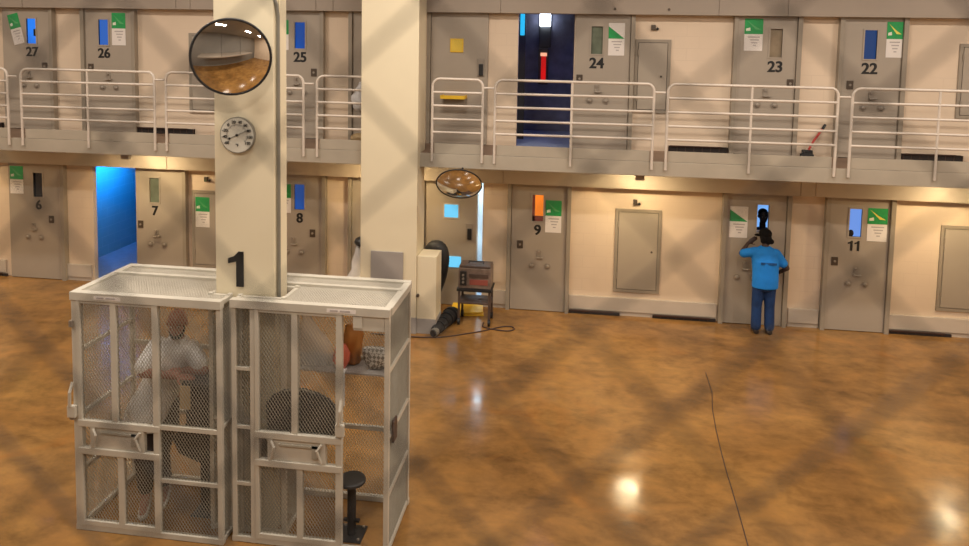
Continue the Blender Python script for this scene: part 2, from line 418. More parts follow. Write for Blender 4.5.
cell_door(7, -8.15, -7.215, 0, -7.775, 'glassgrey', -8.06, -7.73, g_ % (7, 'lower', 'beside the open blue-lit cell'), False)
cell_door(8, -5.47, -4.535, 0, -4.958, 'w8', -4.71, -5.055, g_ % (8, 'lower', 'deep blue window'))
cell_door(9, -1.095, -.148, 0, -.645, 'w9', -.94, -.59, g_ % (9, 'lower', 'glowing orange window'))
cell_door(10, 2.525, 3.472, 0, 3.103, 'w10', 3.36, 2.86, 'grey steel cell door on the lower tier behind the person in the blue shirt', glass=False)
cell_door(11, 4.165, 5.085, 0, 4.56, 'w11', 4.27, 4.63, g_ % (11, 'lower', 'sky-blue window'))

# unnumbered service doors flanking the second column
def service_door(n, x0, x1, z, label, lockx):
    r = empty('door_%d' % n, ((x0+x1)/2, -.03, z)); struct(r); tag(r, label, 'door')
    ht = 2.275 if z > 1 else 2.237
    B().box(x0, x1, -.06, -.001, z+.012, z+ht).out('leaf', M['door'], r)
    B().box(x0-.07, x0-.008, -.1, 0, z, z+ht).out('jamb', M['frame'], r)
    dz = z
    k = B().box(lockx-.06, lockx+.06, -.085, -.06, dz+1.19, dz+1.49, .008).out('lock_case', M['knob'], r)
    B().box(lockx-.03, lockx+.045, -.1, -.085, dz+1.2, dz+1.4, .01).out('lock_lever', M['black'], k)
    return r
d = service_door(28, -2.55, -1.56, F, 'wide grey service door with a yellow sign on the upper tier', -1.68)
B().box(-2.30, -1.93, -.16, -.06, F+.70, F+.80, .01).out('tray_slot', M['frame'], d)
d = service_door(29, -2.62, -1.70, 0, 'grey service door standing ajar with a square lit window on the lower tier', -1.83)
fr = B(); fr.box(-2.30, -2.005, -.075, -.05, 1.555, 1.83).out('window_frame', M['base'], d)
B().box(-2.275, -2.03, -.08, -.07, 1.58, 1.808, .01).out('window_glass', M['wb'], d)
B().box(-2.19, -1.97, -.08, -.06, .69, .885, .01).out('tray_slot_glass', M['wb'], d)
service_door(30, -3.95, -3.0, F, 'grey service door mostly behind the second column on the upper tier', -3.70)
service_door(31, -3.95, -3.0, 0, 'grey service door mostly behind the second column on the lower tier', -3.70)
o = B().box(-2.217, -1.986, -.075, -.061, 4.463, 4.70, .004).out('yellow_sign', M['yellow'])
o2 = B().box(-2.195, -2.008, -.078, -.075, 4.485, 4.678).out('sign_face', mat('sign_face_yellow', (.78, .56, .07), .5), o)
tag(o, 'square yellow sign on the unnumbered upper service door', 'sign')
r = empty('yellow_tray', (-2.11, -.2, F+.80)); tag(r, 'yellow tray resting on the slot of the upper service door', 'tray')
B().box(-2.33, -1.91, -.32, -.06, F+.80, F+.815, .004).out('tray_base', M['yellow'], r)
B().box(-2.33, -1.91, -.33, -.315, F+.80, F+.86).box(-2.33, -2.315, -.32, -.06, F+.80, F+.86).box(-1.925, -1.91, -.32, -.06, F+.80, F+.86).out('tray_rim', M['yellow'], r)

# pipe-chase access panels
def access_panel(x0, x1, z0, z1, label, hinge_left=True, kx=None):
    r = empty('access_panel', ((x0+x1)/2, -.02, z0)); tag(r, label, 'panel', 'access panels in the cell wall')
    t = .05
    B().box(x0, x0+t, -.03, -.001, z0, z1).box(x1-t, x1, -.03, -.001, z0, z1).box(x0+t, x1-t, -.03, -.001, z0, z0+t).box(x0+t, x1-t, -.03, -.001, z1-t, z1).out('frame', M['frame'], r)
    B().box(x0+t+.008, x1-t-.008, -.036, -.008, z0+t+.008, z1-t-.008, .004).out('leaf', M['sealed'], r)
    B().box(x0+t-.004, x1-t+.004, -.008, -.002, z0+t-.004, z1-t+.004).out('shadow_gap', M['gap'], r)
    hx = x0+t if hinge_left else x1-t
    for f in (.2, .82):
        zz = z0+(z1-z0)*f; B().cyl((hx, -.042, zz-.05), (hx, -.042, zz+.05), .014, 10).out('hinge', M['frame'], r)
    kx_ = x1-t-.1 if hinge_left else x0+t+.1
    B().cyl((kx_, -.05, (z0+z1)/2), (kx_, -.036, (z0+z1)/2), .018, 12).out('key_lock', M['lock'], r)
access_panel(.685, 1.455, .415, 1.86, 'grey steel access panel low on the wall between door 9 and the person in blue')
access_panel(5.865, 6.70, .42, 1.83, 'grey steel access panel right of door 11, cut by the edge of the photo')
access_panel(-7.02, -6.30, .40, 1.84, 'grey steel access panel right of door 7 carrying a notice')
access_panel(.915, 1.50, F+.64, F+1.865, 'grey steel access panel right of door 24 on the upper tier')
access_panel(5.955, 6.75, F+.69, F+1.875, 'grey steel access panel right of door 22 on the upper tier')
access_panel(-7.04, -6.30, F+.40, F+1.85, 'grey steel access panel behind the round mirror on the upper tier')
# small wall cameras or thermostats above the panels
def stub(x, z, label):
    r = B().box(x-.05, x+.02, -.05, -.001, z-.04, z+.05, .01).out('wall_sensor', M['lock'])
    B().ball((x+.05, -.03, z-.02), .025, n=10).out('sensor_eye', M['black'], r)
    tag(r, label, 'sensor', 'small sensors on the wall')
stub(1.215, F+2.06, 'small dark sensor on the wall above the access panel right of door 24')
stub(1.02, 1.98, 'small dark sensor on the wall above the low access panel right of door 9')
stub(-6.72, 2.05, 'small dark sensor on the wall above the access panel right of door 7')

# vents at the foot of the wall
def vent(x0, x1, z, label, h=.055):
    r = B().box(x0, x1, -.075, -.052 if z < 1 else -.004, z+.006, z+h, .002).out('floor_vent', M['gap'])
    b_ = B(); n = int((x1-x0)/.12)
    for i in range(n+1):
        x = x0+(x1-x0)*i/max(n, 1); b_.box(x-.006, x+.006, -.079, -.074, z+.006, z+h)
    b_.box(x0+.02, x1-.1, -.09, -.075, z+h-.01, z+h+.012)
    b_.out('louvre', M['cable'], r); tag(r, label, 'vent', 'vents at the foot of the cell wall')
vent(-.06, .80, 0, 'dark vent slot at the foot of the wall just right of door 9')
vent(1.36, 2.40, 0, 'dark vent slot at the foot of the wall left of the person in blue')
vent(5.16, 6.10, 0, 'dark vent slot at the foot of the wall just right of door 11')
vent(-11.7, -10.80, 0, 'dark vent slot at the foot of the wall left of door 6')
vent(1.52, 2.47, F, 'dark vent slot on the upper tier left of door 23', .10)
vent(5.19, 6.08, F, 'dark vent slot on the upper tier right of door 22', .10)
vent(-8.08, -6.95, F, 'dark vent slot on the upper tier right of door 26', .10)
vent(-11.6, -10.82, F, 'dark vent slot on the upper tier left of door 27', .10)

# notices taped to the doors
def notice(x0, x1, z0, z1, label, style='swoosh', tilt=0., y=-.0725, split=.52):
    x0, x1 = x0*.9943, x1*.9943
    cx, cz = (x0+x1)/2, (z0+z1)/2; W, H = (x1-x0), (z1-z0)
    r = empty('door_notice', (cx, y, z0)); tag(r, label, 'notice', 'green and white notices on the cell doors')
    mt = Matrix.Translation((cx, y, cz)) @ Matrix.Rotation(tilt, 4, 'Y')
    zc = -H/2+H*split
    B().box(-W/2, W/2, -.003, 0, -H/2, zc).out('white_sheet', M['paper'], r, mtx=mt)
    if style == 'half':
        B().box(-W/2, W/2, -.003, 0, zc, H/2).out('header', M['paper'], r, mtx=mt)
        B().poly([(-W/2, -.0036, zc), (W/2, -.0036, zc), (-W/2, -.0036, H/2*.8)], (0, -.001, 0)).out('green_triangle', M['green'], r, mtx=mt)
    else:
        B().box(-W/2, W/2, -.003, 0, zc, H/2).out('header', M['green'], r, mtx=mt)
        hh = H/2-zc
        c = {'yellow': 'swyellow'}.get(style, 'swgrey')
        B().poly([(-W*.38, -.0036, H/2-hh*.12), (W*.10, -.0036, zc+hh*.30), (W*.42, -.0036, zc+hh*.28), (W*.05, -.0036, zc+hh*.52)], (0, -.001, 0)).out('swoosh', M[c], r, mtx=mt)
        B().poly([(-W*.42, -.0036, zc+hh*.2), (-W*.18, -.0036, zc+hh*.22), (-W*.2, -.0036, zc+hh*.42), (-W*.42, -.0036, zc+hh*.36)], (0, -.001, 0)).out('logo_patch', M['swwhite'], r, mtx=mt)
    pr = B()
    for i, (a, c) in enumerate([(-.30, .35), (-.18, .30), (-.12, .22), (-.02, .16)]):
        zz = zc-.14*(zc+H/2)-i*.17*(zc+H/2); pr.box(W*a, W*c, -.0045, -.003, zz-.02, zz)
    pr.out('print', M['ink'], r, mtx=mt)
n_ = 'green and white notice %s'
notice(-10.62, -10.40, 4.46, 5.03, n_ % 'hanging tilted at the upper left of door 27', tilt=math.radians(-14))
notice(-8.56, -8.29, 4.475, 5.066, n_ % 'at the upper right of door 26')
notice(-5.43, -5.155, 4.449, 4.978, n_ % 'on door 25, half hidden by the numbered column')
notice(.469, .735, 4.46, 5.0, n_ % 'with a green triangle at the upper right of door 24', 'half')
notice(2.665, 2.955, 4.58, 5.10, n_ % 'at the upper left of door 23')
notice(4.86, 5.10, 4.51, 5.076, n_ % 'with a yellow stripe at the upper right of door 22', 'yellow')
notice(-10.735, -10.46, 1.63, 2.158, n_ % 'at the upper left of door 6')
notice(-6.98, -6.71, 1.16, 1.72, n_ % 'taped to the access panel right of door 7', y=-.037)
notice(-5.39, -5.12, 1.516, 2.04, n_ % 'on door 8, half hidden by the numbered column')
notice(-.51, -.235, 1.40, 1.96, n_ % 'beside the glowing orange window of door 9')
notice(2.57, 2.86, 1.475, 2.0, n_ % 'with a green triangle left of the person in blue', 'half')
notice(4.745, 5.05, 1.525, 2.07, n_ % 'with a yellow stripe at the upper right of door 11', 'yellow')

# ------------------------------------------------------------------ things inside the open upper cell
r = empty('cell_lamp', (-.72, 2.55, 4.6)); tag(r, 'bright white lamp glowing inside the open dark cell left of door 24', 'lamp')
B().box(-.83, -.61, 2.46, 2.54, 5.03, 5.28, .02).out('diffuser', M['celllamp'], r)
B().box(-.84, -.60, 2.54, 2.595, 4.60, 5.28, .01).out('housing', M['darkgrey'], r)
r = empty('red_light_strip', (-.74, 2.5, 3.84)); tag(r, 'narrow red glowing strip inside the open dark cell left of door 24', 'light')
B().box(-.785, -.685, 2.50, 2.54, 3.88, 4.42, .02).out('red_tube', M['redglow'], r)
B().box(-.80, -.67, 2.49, 2.54, 4.42, 4.49, .01).out('hot_end', M['redhot'], r)
B().box(-.84, -.64, 2.54, 2.595, 3.84, 4.58, .01).out('backing', M['darkgrey'], r)
r = B().box(-1.10, -1.02, .95, 1.0, 4.80, 5.25, .01).out('slit_light', M['cyanglow'])
B().box(-1.12, -1.0, 1.0, 1.03, F+.002, 5.29).out('slit_post', M['darkgrey'], r)
tag(r, 'narrow cyan lit strip at the left edge of the open dark cell', 'light')

# ------------------------------------------------------------------ columns
c1 = empty('column', (-2.94, -6.18, 0)); tag(c1, 'tall cream column numbered 1 standing between the two holding cages', 'column')
B().box(-3.225, -2.668, -6.28, -6.035, 0, ZC, .006).out('shaft', M['column'], c1)
number('1', -3.01, -6.283, 2.306, .325, c1)
B().box(-2.664, -2.652, -6.17, -6.035, 0, ZC, .002).out('side_channel', M['column'], c1)
cd = B(); cd.tube([(-2.648, -6.225, 2.2), (-2.648, -6.225, 4.75), (-2.65, -6.25, 4.85), (-2.69, -6.30, 4.98), (-2.77, -6.31, 5.08), (-2.80, -6.31, 5.6)], .017, 8)
smooth_angle(cd.out('conduit', M['conduit'], c1))
c2 = empty('column', (-2.92, -1.17, 0)); tag(c2, 'wide cream column with a grey cover plate in front of the walkway', 'column')
B().box(-3.365, -2.455, -1.45, -.92, .26, ZC, .006).out('shaft', M['column'], c2)
B().box(-3.37, -2.45, -1.455, -.915, 0, .26, .004).out('plinth', M['greybase'], c2)
B().box(-3.19, -2.665, -1.475, -1.45, .83, 1.31, .006).out('cover_plate', M['greybase'], c2)
p1 = empty('low_pillar', (-2.29, -1.2, 0)); tag(p1, 'waist-high cream pillar against the right of the wide column', 'pillar')
B().box(-2.45, -2.14, -1.42, -1.0, .24, 1.25, .006).out('shaft', M['column'], p1)
B().box(-2.45, -2.135, -1.425, -.995, 0, .24, .004).out('plinth', M['greybase'], p1)
B().cyl((-2.43, -1.42, .62), (-2.43, -1.46, .62), .025, 12).out('knob', M['lock'], p1)

# ------------------------------------------------------------------ walkway railings
def railing(x0, x1, posts, label, link=True):
    r = empty('railing', ((x0+x1)/2, WY+.03, F)); tag(r, label, 'railing', 'railing panels along the upper walkway')
    y = WY+.02; t = .021; zt, rad = 4.05, .12
    pts = [(x0, y, 2.75)]+[(x0, y, zt-rad)]
    for k in range(1, 6): a = PI-k*PI/10; pts.append((x0+rad+rad*math.cos(a), y, zt-rad+rad*math.sin(a)))
    for k in range(1, 6): a = PI/2-k*PI/10; pts.append((x1-rad+rad*math.cos(a), y, zt-rad+rad*math.sin(a)))
    pts += [(x1, y, 2.75)]
    yo = WY-.024
    pts = [(p[0], yo, p[2]) for p in pts]
    smooth_angle(B().tube(pts, t, 10).out('frame_tube', M['rail'], r))
    for z in (3.838, 3.629, 3.418, 3.212):
        smooth_angle(B().tube([(x0, yo, z), (x1, yo, z)], t*.9, 8).out('rail', M['rail'], r))
    for x in posts: smooth_angle(B().tube([(x, yo, 2.75), (x, yo, zt-.01)], t*.9, 8).out('post', M['rail'], r))
    B().box(x0+.03, x1-.03, WY+.002, WY+.012, F, 3.035, .002).out('toe_board', M['concrete'], r)
    if link: smooth_angle(B().tube([(x1, yo, 3.92), (x1+.172, yo, 3.92)], t*.8, 8).out('link_bar', M['rail'], r))
rl = 'white tubular railing panel on the walkway %s'
railing(-12.1, -9.594, [-10.85], rl % 'at the far left edge of the photo')
railing(-9.341, -6.925, [-8.124], rl % 'in front of doors 27 and 26')
railing(-6.721, -4.365, [-5.55], rl % 'passing behind the column numbered 1')
railing(-4.139, -2.55, [], rl % 'running behind the wide column', False)
railing(-2.261, -1.469, [], rl % 'in front of the yellow tray, narrowest of all')
railing(-1.275, 1.121, [-.10], rl % 'before the open dark cell and door 24')
railing(1.327, 3.739, [2.534], rl % 'in front of door 23')
railing(3.938, 6.35, [5.115], rl % 'in front of door 22')

# broom standing on the walkway
r = empty('dustpan_broom', (3.70, -.2, F)); tag(r, 'short red-handled broom leaning by the wall between doors 23 and 22', 'broom')
B().tube([(3.715, -.14, F+.10), (3.80, -.11, F+.26), (3.95, -.05, F+.46)], .018, 8).out('handle', M['red'], r)
B().tube([(3.945, -.052, F+.452), (3.995, -.03, F+.53)], .022, 8).out('grip', M['black'], r)
B().box(3.62, 3.78, -.19, -.10, F+.05, F+.12, .015).box(3.60, 3.80, -.195, -.095, F, F+.055, .01).out('brush_head', M['black'], r)
o = B().ball((-3.72, -.42, F+.09), .15, .12, .09).ball((-3.60, -.40, F+.06), .10, .10, .06).out('cloth_bundle', M['tan'], smooth=True)
tag(o, 'tan cloth bundle on the walkway left of the wide column', 'cloth')
def sack(name, cx, cy, z0, z1, rr, label, m, cat):
    n = 14; s = B(); secs = []
    for i in range(9):
        t = i/8; k = math.sin(PI*min(t*1.25+.12, .93))**.6 if t < .75 else .45*(1-t)/.25+.12
        secs.append(((cx+.02*math.sin(9*t), cy, z0+(z1-z0)*t), (rr*k*(1+.06*math.sin(17*t)), 0, 0), (0, rr*.7*k, 0)))
    o = s.loft(secs, n).out(name, m, smooth=True); tag(o, label, cat); return o
sack('white_bag', -3.78, -.19, F+.55, F+1.05, .16, 'white plastic bag hanging at the upper service door beside the wide column', M['whitebag'], 'bag')
r = sack('bin_liner', -3.70, -.55, .0, 1.12, .19, 'tall white bag standing behind the wide column on the lower floor', M['whitebag'], 'bag')
o = B().ball((-3.62, -.55, 1.19), .13, .12, .09).out('black_cloth', M['black'], smooth=True); tag(o, 'black cloth lying on top of the tall white bag by the wide column', 'cloth')

# ------------------------------------------------------------------ mirrors and thermometer
def convex_mirror(center, normal, R, sag, label, bracket_to):
    r = empty('convex_mirror', Vector(center)); tag(r, label, 'mirror')
    nrm = Vector(normal).normalized(); q = nrm.to_track_quat('Z', 'Y').to_matrix().to_4x4(); q.translation = Vector(center)
    cap = B(); rho = (R*R+sag*sag)/(2*sag); rings = []; n = 64
    tip = cap.bm.verts.new((0, 0, sag)); prev = None
    for k in range(1, 15):
        rr = R*k/14; z = sag-(rho-math.sqrt(rho*rho-rr*rr))
        ring = [cap.bm.verts.new((rr*math.cos(2*PI*j/n), rr*math.sin(2*PI*j/n), z)) for j in range(n)]
        for j in range(n):
            if prev is None: cap.bm.faces.new((tip, ring[j], ring[(j+1) % n]))
            else: cap.bm.faces.new((prev[j], ring[j], ring[(j+1) % n], prev[(j+1) % n]))
        prev = ring
    cap.out('dome', M['mirror'], r, smooth=True, mtx=q)
    rim = B().tube([(R*math.cos(2*PI*j/n), R*math.sin(2*PI*j/n), 0) for j in range(n)], .011, 8, closed=True)
    rim.out('rim', M['black'], r, smooth=True, mtx=q)
    back = B().tube([(0, 0, -.012), (0, 0, -.002)], R*.99, 48); back.out('backing', M['darkgrey'], r, mtx=q)
    bt = Vector(bracket_to); c = Vector(center)-nrm*.012
    B().tube([c, c-nrm*.08, bt], .016, 8).out('bracket', M['black'], r)
    return r
mr = convex_mirror((-2.918, -6.56, 4.385), (2.9, -5.7, -1.0), .322, .075, 'large round black-rimmed convex mirror on the column numbered 1', (-2.95, -6.28, 4.45))
convex_mirror((-1.768, -1.62, 2.462), (.06, -.75, -.66), .345, .09, 'convex mirror tilted down under the walkway edge above the service door', (-1.768, -1.285, 2.655))
th = empty('thermometer', (-2.993, -6.28, 3.51)); tag(th, 'round white dial thermometer on the column numbered 1', 'thermometer')
tc_ = Vector((-2.993, -6.28, 3.692)); R = .162
B().cyl(tc_, tc_+Vector((0, -.035, 0)), R, 48).out('case', M['conduit'], th)
B().cyl(tc_+Vector((0, -.03, 0)), tc_+Vector((0, -.038, 0)), R*.95, 48).out('dial', M['dial'], th)
for i, s in enumerate(['-60', '-40', '-20', '0', '20', '40', '60', '80', '100', '120']):
    a = math.radians(215-i*250/9)
    text(s, tc_.x+R*.74*math.cos(a), tc_.y-.040, tc_.z+R*.74*math.sin(a)-.013, .026, 'dial_numeral', M['num'], th, .02)
tk = B()
for i in range(46):
    a = math.radians(215-i*250/45); r1 = R*(.56 if i % 5 else .5)
    tk.bar(tc_+Vector((r1*math.cos(a), -.040, r1*math.sin(a))), tc_+Vector((R*.6*math.cos(a), -.040, R*.6*math.sin(a))), .003, .002)
tk.out('scale', M['num'], th)
text('°F', tc_.x, tc_.y-.040, tc_.z-R*.62, .022, 'unit_mark', M['num'], th, .02)
a = math.radians(24)
B().bar(tc_+Vector((-.075*math.cos(a), -.046, -.075*math.sin(a))), tc_+Vector((.10*math.cos(a), -.046, .10*math.sin(a))), .007, .003).ball(tc_+Vector((-.075*math.cos(a), -.046, -.075*math.sin(a))), .011, .003, .011).cyl(tc_+Vector((0, -.038, 0)), tc_+Vector((0, -.05, 0)), .011, 12).out('hand', M['num'], th)

# ------------------------------------------------------------------ lamps under the walkway
def under_lamp(x, label):
    r = empty('walkway_lamp', (x, -.84, 2.545)); tag(r, label, 'lamp', 'lamps under the walkway')
    B().box(x-.22, x+.22, -.94, -.74, 2.636, 2.648, .004).out('housing', M['steel'], r)
    B().box(x-.19, x+.19, -.92, -.76, 2.618, 2.636, .006).out('diffuser', M['lamp'], r)
    B().box(x-.07, x+.065, -1.10, -1.0, 2.54, 2.648, .008).out('ballast_box', M['steel'], r)
    l = bpy.data.lights.new('lamp_light', 'AREA'); l.shape = 'RECTANGLE'; l.size = .26; l.size_y = .11
    l.energy = LAMP_W; l.color = (1., .78, .46)
    lo = bpy.data.objects.new('lamp_light', l); C.objects.link(lo); lo.location = (x, -.84, 2.616); lo.rotation_euler = (math.radians(10), 0, 0)
LAMP_W = 41
for x, s in [(-11.9, 'out past the left edge of the photo'), (-7.62, 'left of the column numbered 1'), (-3.15, 'behind the wide column'), (.98, 'above the access panel right of door 9'), (5.85, 'above and right of door 11')]:
    under_lamp(x, 'small warm lamp under the walkway ' + s)

# ------------------------------------------------------------------ cages
CYF, CYB, CZ = -6.52, -5.68, 2.25
T = .044
def diamond(bd, org, ux, uz, Wd, Hd, nrm, px=.031, pz=.047, t=.0053):
    """woven diamond mesh filling a Wd x Hd rectangle at org spanned by ux, uz"""
    org = Vector(org); ux = Vector(ux); uz = Vector(uz); nrm = Vector(nrm)
    s = pz/px
    for sg in (1, -1):
        k = -int(Hd/s/px)-1
        while k*px < Wd+Hd/s+px:
            x0 = k*px
            pts = []
            # line x = x0 + sg*z/s
            z_at = lambda x: (x-x0)*s*sg
            x_at = lambda z: x0+sg*z/s
            za, zb = 0., Hd
            xa, xb = x_at(0), x_at(Hd)
            if min(xa, xb) < Wd and max(xa, xb) > 0:
                def clip(z): return z
                lo, hi = 0., Hd
                for lim in (0, Wd):
                    zz = z_at(lim)
                    inside_low = 0 <= xa <= Wd
                    if 0 < zz < Hd:
                        if sg > 0:
                            if lim == 0: lo = max(lo, zz)
                            else: hi = min(hi, zz)
                        else:
                            if lim == 0: hi = min(hi, zz)
                            else: lo = max(lo, zz)
                if hi-lo > .01 and -1e-6 <= x_at((lo+hi)/2) <= Wd+1e-6:
                    a = org+ux*x_at(lo)+uz*lo+nrm*(.0015*sg); b = org+ux*x_at(hi)+uz*hi+nrm*(.0015*sg)
                    bd.bar(a, b, t, t*.6)
            k += 1
    return bd
def panel(parent, a, b, z0, z1, nrm):
    a = Vector((*a, 0)); b = Vector((*b, 0)); d = (b-a); Wd = d.length
    diamond(bd := B(), (a.x, a.y, z0), d.normalized(), (0, 0, 1), Wd, z1-z0, nrm)
    return bd.out('mesh_panel', M['wire'], parent)
def vbar(p, x, y, z0=0., z1=CZ, name='post', t=T): return B().box(x-t/2, x+t/2, y-t/2, y+t/2, z0, z1, .004).out(name, M['cage'], p)
def hbar(p, a, b, z, t=T, name='crossbar'): return B().bar((a[0], a[1], z), (b[0], b[1], z), t, t).out(name, M['cage'], p)

def slot(parent, xa, xb, y, z0, z1, flip):
    """the food slot: two rails, uprights and a hinged flap with side brackets"""
    s = B(); s.box(xa+.026, xb+.003, y-.035, y+.018, z1-.06, z1, .005).box(xa+.026, xb+.003, y-.035, y+.018, z0, z0+.06, .005)
    u0, u1 = (xa+.17, xb-.17)
    s.box(u0-.025, u0+.02, y-.031, y+.016, z0+.01, z1-.01).box(u1-.02, u1+.025, y-.031, y+.016, z0+.01, z1-.01)
    fs = s.out('food_slot', M['cage'], parent)
    B().box(u0+.022, u1-.022, y-.022, y-.008, z0+.062, z1-.062).out('flap', M['cage'], parent)
    B().box(u0+.08, u1-.05, y-.035, y-.022, z1-.115, z1-.098).box(u1-.1, u1-.05, y-.035, y-.022, z0+.11, z1-.098).out('flap_lip', M['wire'], parent)
    B().tube([(u0+.01, y-.04, z1-.07), (u0+.045, y-.055, z1-.12), (u0+.01, y-.04, z0+.08)], .012, 8).tube([(u1-.01, y-.04, z1-.07), (u1-.045, y-.055, z1-.12), (u1-.01, y-.04, z0+.08)], .012, 8).out('bracket', M['cage'], parent)

def cage(label, xl, xr, notch_right, n_x, door_x, open_door, CYF):
    r = empty('holding_cage', ((xl+xr)/2, (CYF+CYB)/2, 0)); tag(r, label, 'cage', 'holding cages beside the numbered column')
    ny0, ny1 = -6.315, -6.0
    # corner posts and outer side
    xo, xi = (xl, xr) if notch_right else (xr, xl)        # outer, inner x
    for x in (xl, xr):
        vbar(r, x, CYF); vbar(r, x, CYB)
    for y in (CYF, CYB):
        for z in (CZ-.035, .03): hbar(r, (xl-.0255, y), (xr+.0255, y), z, .0715 if z > 1 else .048, 'rail')
    for z in (CZ-.035, .03): hbar(r, (xo, CYF+.02), (xo, CYB-.02), z, .0665 if z > 1 else .038, 'rail')
    for z in (1.68, 1.08, .55): hbar(r, (xo, CYF), (xo, CYB), z, .035)
    panel(r, (xo, CYF), (xo, CYB), .03, CZ-.03, (1, 0, 0))
    # inner side jogs round the column
    segs = [((xi, CYF), (xi, ny0)), ((xi, ny0), (n_x, ny0)), ((n_x, ny0), (n_x, ny1)), ((n_x, ny1), (xi, ny1)), ((xi, ny1), (xi, CYB))]
    for a, c in segs:
        hbar(r, a, c, CZ-.03, .035, 'rail'); hbar(r, a, c, .03, .035, 'rail')
        hbar(r, a, c, 1.08, .03)
        panel(r, a, c, .03, CZ-.03, (1, 0, 0) if abs(a[0]-c[0]) < .01 else (0, 1, 0))
    for x, y in ((xi, ny0), (n_x, ny0), (n_x, ny1), (xi, ny1)): vbar(r, x, y, t=.04)
    # back
    for z in (1.45, .75): hbar(r, (xl, CYB), (xr, CYB), z, .038)
    panel(r, (xl, CYB), (xr, CYB), .03, CZ-.03, (0, 1, 0))
    # roof
    ym = -5.93
    hbar(r, (xl, ym), (xr, ym), CZ-.02, .05, 'roof_bar')
    rb = B()
    def roof(x0, x1, y0, y1): diamond(rb, (x0, y0, CZ-.02), (1, 0, 0), (0, 1, 0), x1-x0, y1-y0, (0, 0, 1), .026, .038, .0074)
    lo, hi = (xl, n_x) if notch_right else (n_x, xr)
    roof(lo, hi, CYF, CYB); a, c = (n_x, xi) if notch_right else (xi, n_x)
    roof(a, c, CYF, ny0); roof(a, c, ny1, CYB)
    rb.out('roof_mesh', M['cage'], r)
    # front: door leaf and fixed part
    dx0, dx1 = door_x
    yf = CYF
    yd = CYF-.004
    d_ = B(); d_.box(dx0+.026, dx0+.062, yd-.028, yd+.025, .05, CZ-.075, .004).box(dx1-.055, dx1, yd-.028, yd+.025, .05, CZ-.075, .004)
    d_.box(dx0+.035, dx1-.01, yd-.02, yd+.02, CZ-.10, CZ-.076).box(dx0+.035, dx1-.01, yd-.024, yd+.022, .056, .10)
    xm = (dx0+dx1)/2-.02
    d_.box(xm-.027, xm+.027, yd-.025, yd+.02, 1.05, CZ-.08).box(xm+.02, xm+.075, yd-.025, yd+.02, .06, .76)
    dr = d_.out('door', M['cage'], r)
    bd = B(); diamond(bd, (dx0, yd, .06), (1, 0, 0), (0, 0, 1), dx1-dx0, .70, (0, 1, 0)); diamond(bd, (dx0, yd, 1.03), (1, 0, 0), (0, 0, 1), dx1-dx0, CZ-.1-1.03, (0, 1, 0)); bd.out('door_mesh', M['wire'], dr)
    slot(dr, dx0, dx1, yd, .745, 1.065, notch_right)
    ltx = dx1-.02 if open_door else dx0-.03
    B().box(ltx-.03, ltx+.05, yd-.06, yd-.02, 1.09, 1.2, .008).tube([(ltx, yd-.06, 1.2), (ltx+.02, yd-.08, 1.34), (ltx+.02, yd-.04, 1.42)], .014, 8).out('door_latch', M['cage'], dr)
    if notch_right:
        panel(r, (dx1, yf), (xr, yf), .03, CZ-.05, (0, 1, 0))
        hbar(r, (dx1, yf), (xr, yf), 1.05, .04); hbar(r, (dx1, yf), (xr, yf), .55, .035)
        B().box(xl-.03, xl+.0, yf-.05, yf-.02, 1.93, 1.99, .004).box(xl-.05, xl, yf-.05, yf, 1.06, 1.14, .01).out('hinge', M['knob'], r)
    else:
        panel(r, (xl, yf), (dx0, yf), .03, CZ-.05, (0, 1, 0))
        for z in (1.62, 1.08, .55): hbar(r, (xl, yf), (dx0, yf), z, .03)
        B().box(xr-.30, xr-.024, yf-.02, yf+.02, CZ-.205, CZ-.07, .004).box(xr-.30, xr-.22, yf-.032, yf-.02, CZ-.18, CZ-.08).out('header_plate', M['cage'], r)
        k = B().box(xr+.022, xr+.045, CYF+.08, CYF+.2, 1.0, 1.2, .01); k.out('strike_plate', M['cart'], r)
        vbar(r, dx0+.0, yf)
    return r
cage('left holding cage of white steel mesh with a standing person inside, door closed', -4.46, -3.075, True, -3.255, (-4.46, -3.645), False, -6.51)
cage('right holding cage of white steel mesh with an open doorway and a black stool inside', -2.975, -1.575, False, -2.60+.035, (-2.80, -1.975), True, -6.435)
def strip(x, CYF, label):
    CYF += .027
    o = B().box(x-.13, x+.13, CYF-.064, CYF-.0585, CZ-.055, CZ-.02).out('label_strip', M['paper'])
    B().box(x-.1, x-.03, CYF-.066, CYF-.064, CZ-.045, CZ-.03).box(x-.01, x+.08, CYF-.066, CYF-.064, CZ-.045, CZ-.03).out('print', M['ink'], o)
    tag(o, label, 'label', 'label strips on the cages')
strip(-4.12, -6.51+.0, 'white label strip on the top front rail of the left cage')
strip(-1.98, -6.435, 'white label strip on the top front rail of the right cage')

# stool in the right cage
r = empty('stool', (-1.965, -6.22, 0)); tag(r, 'black round-seated post stool standing in the open right cage', 'stool')
sx, sy = -1.965, -6.20
smooth_angle(B().tube([(sx, sy, .505), (sx, sy, .512), (sx, sy, .535), (sx, sy, .545)], [.110, .128, .128, .118], 32).out('seat', M['darkgrey'], r))
smooth_angle(B().cyl((sx, sy, .012), (sx, sy, .51), .040, 20).out('post', M['black'], r))
B().box(sx-.12, sx+.12, sy-.12, sy+.12, 0, .014, .004).out('base_plate', M['black'], r)
for dx in (-.09, .09):
    for dy in (-.09, .09): B().cyl((sx+dx, sy+dy, .014), (sx+dx, sy+dy, .03), .012, 8).out('bolt', M['knob'], r)
B().box(sx-.075, sx+.075, sy-.02, sy+.02, .13, .15, .004).out('gusset', M['black'], r)
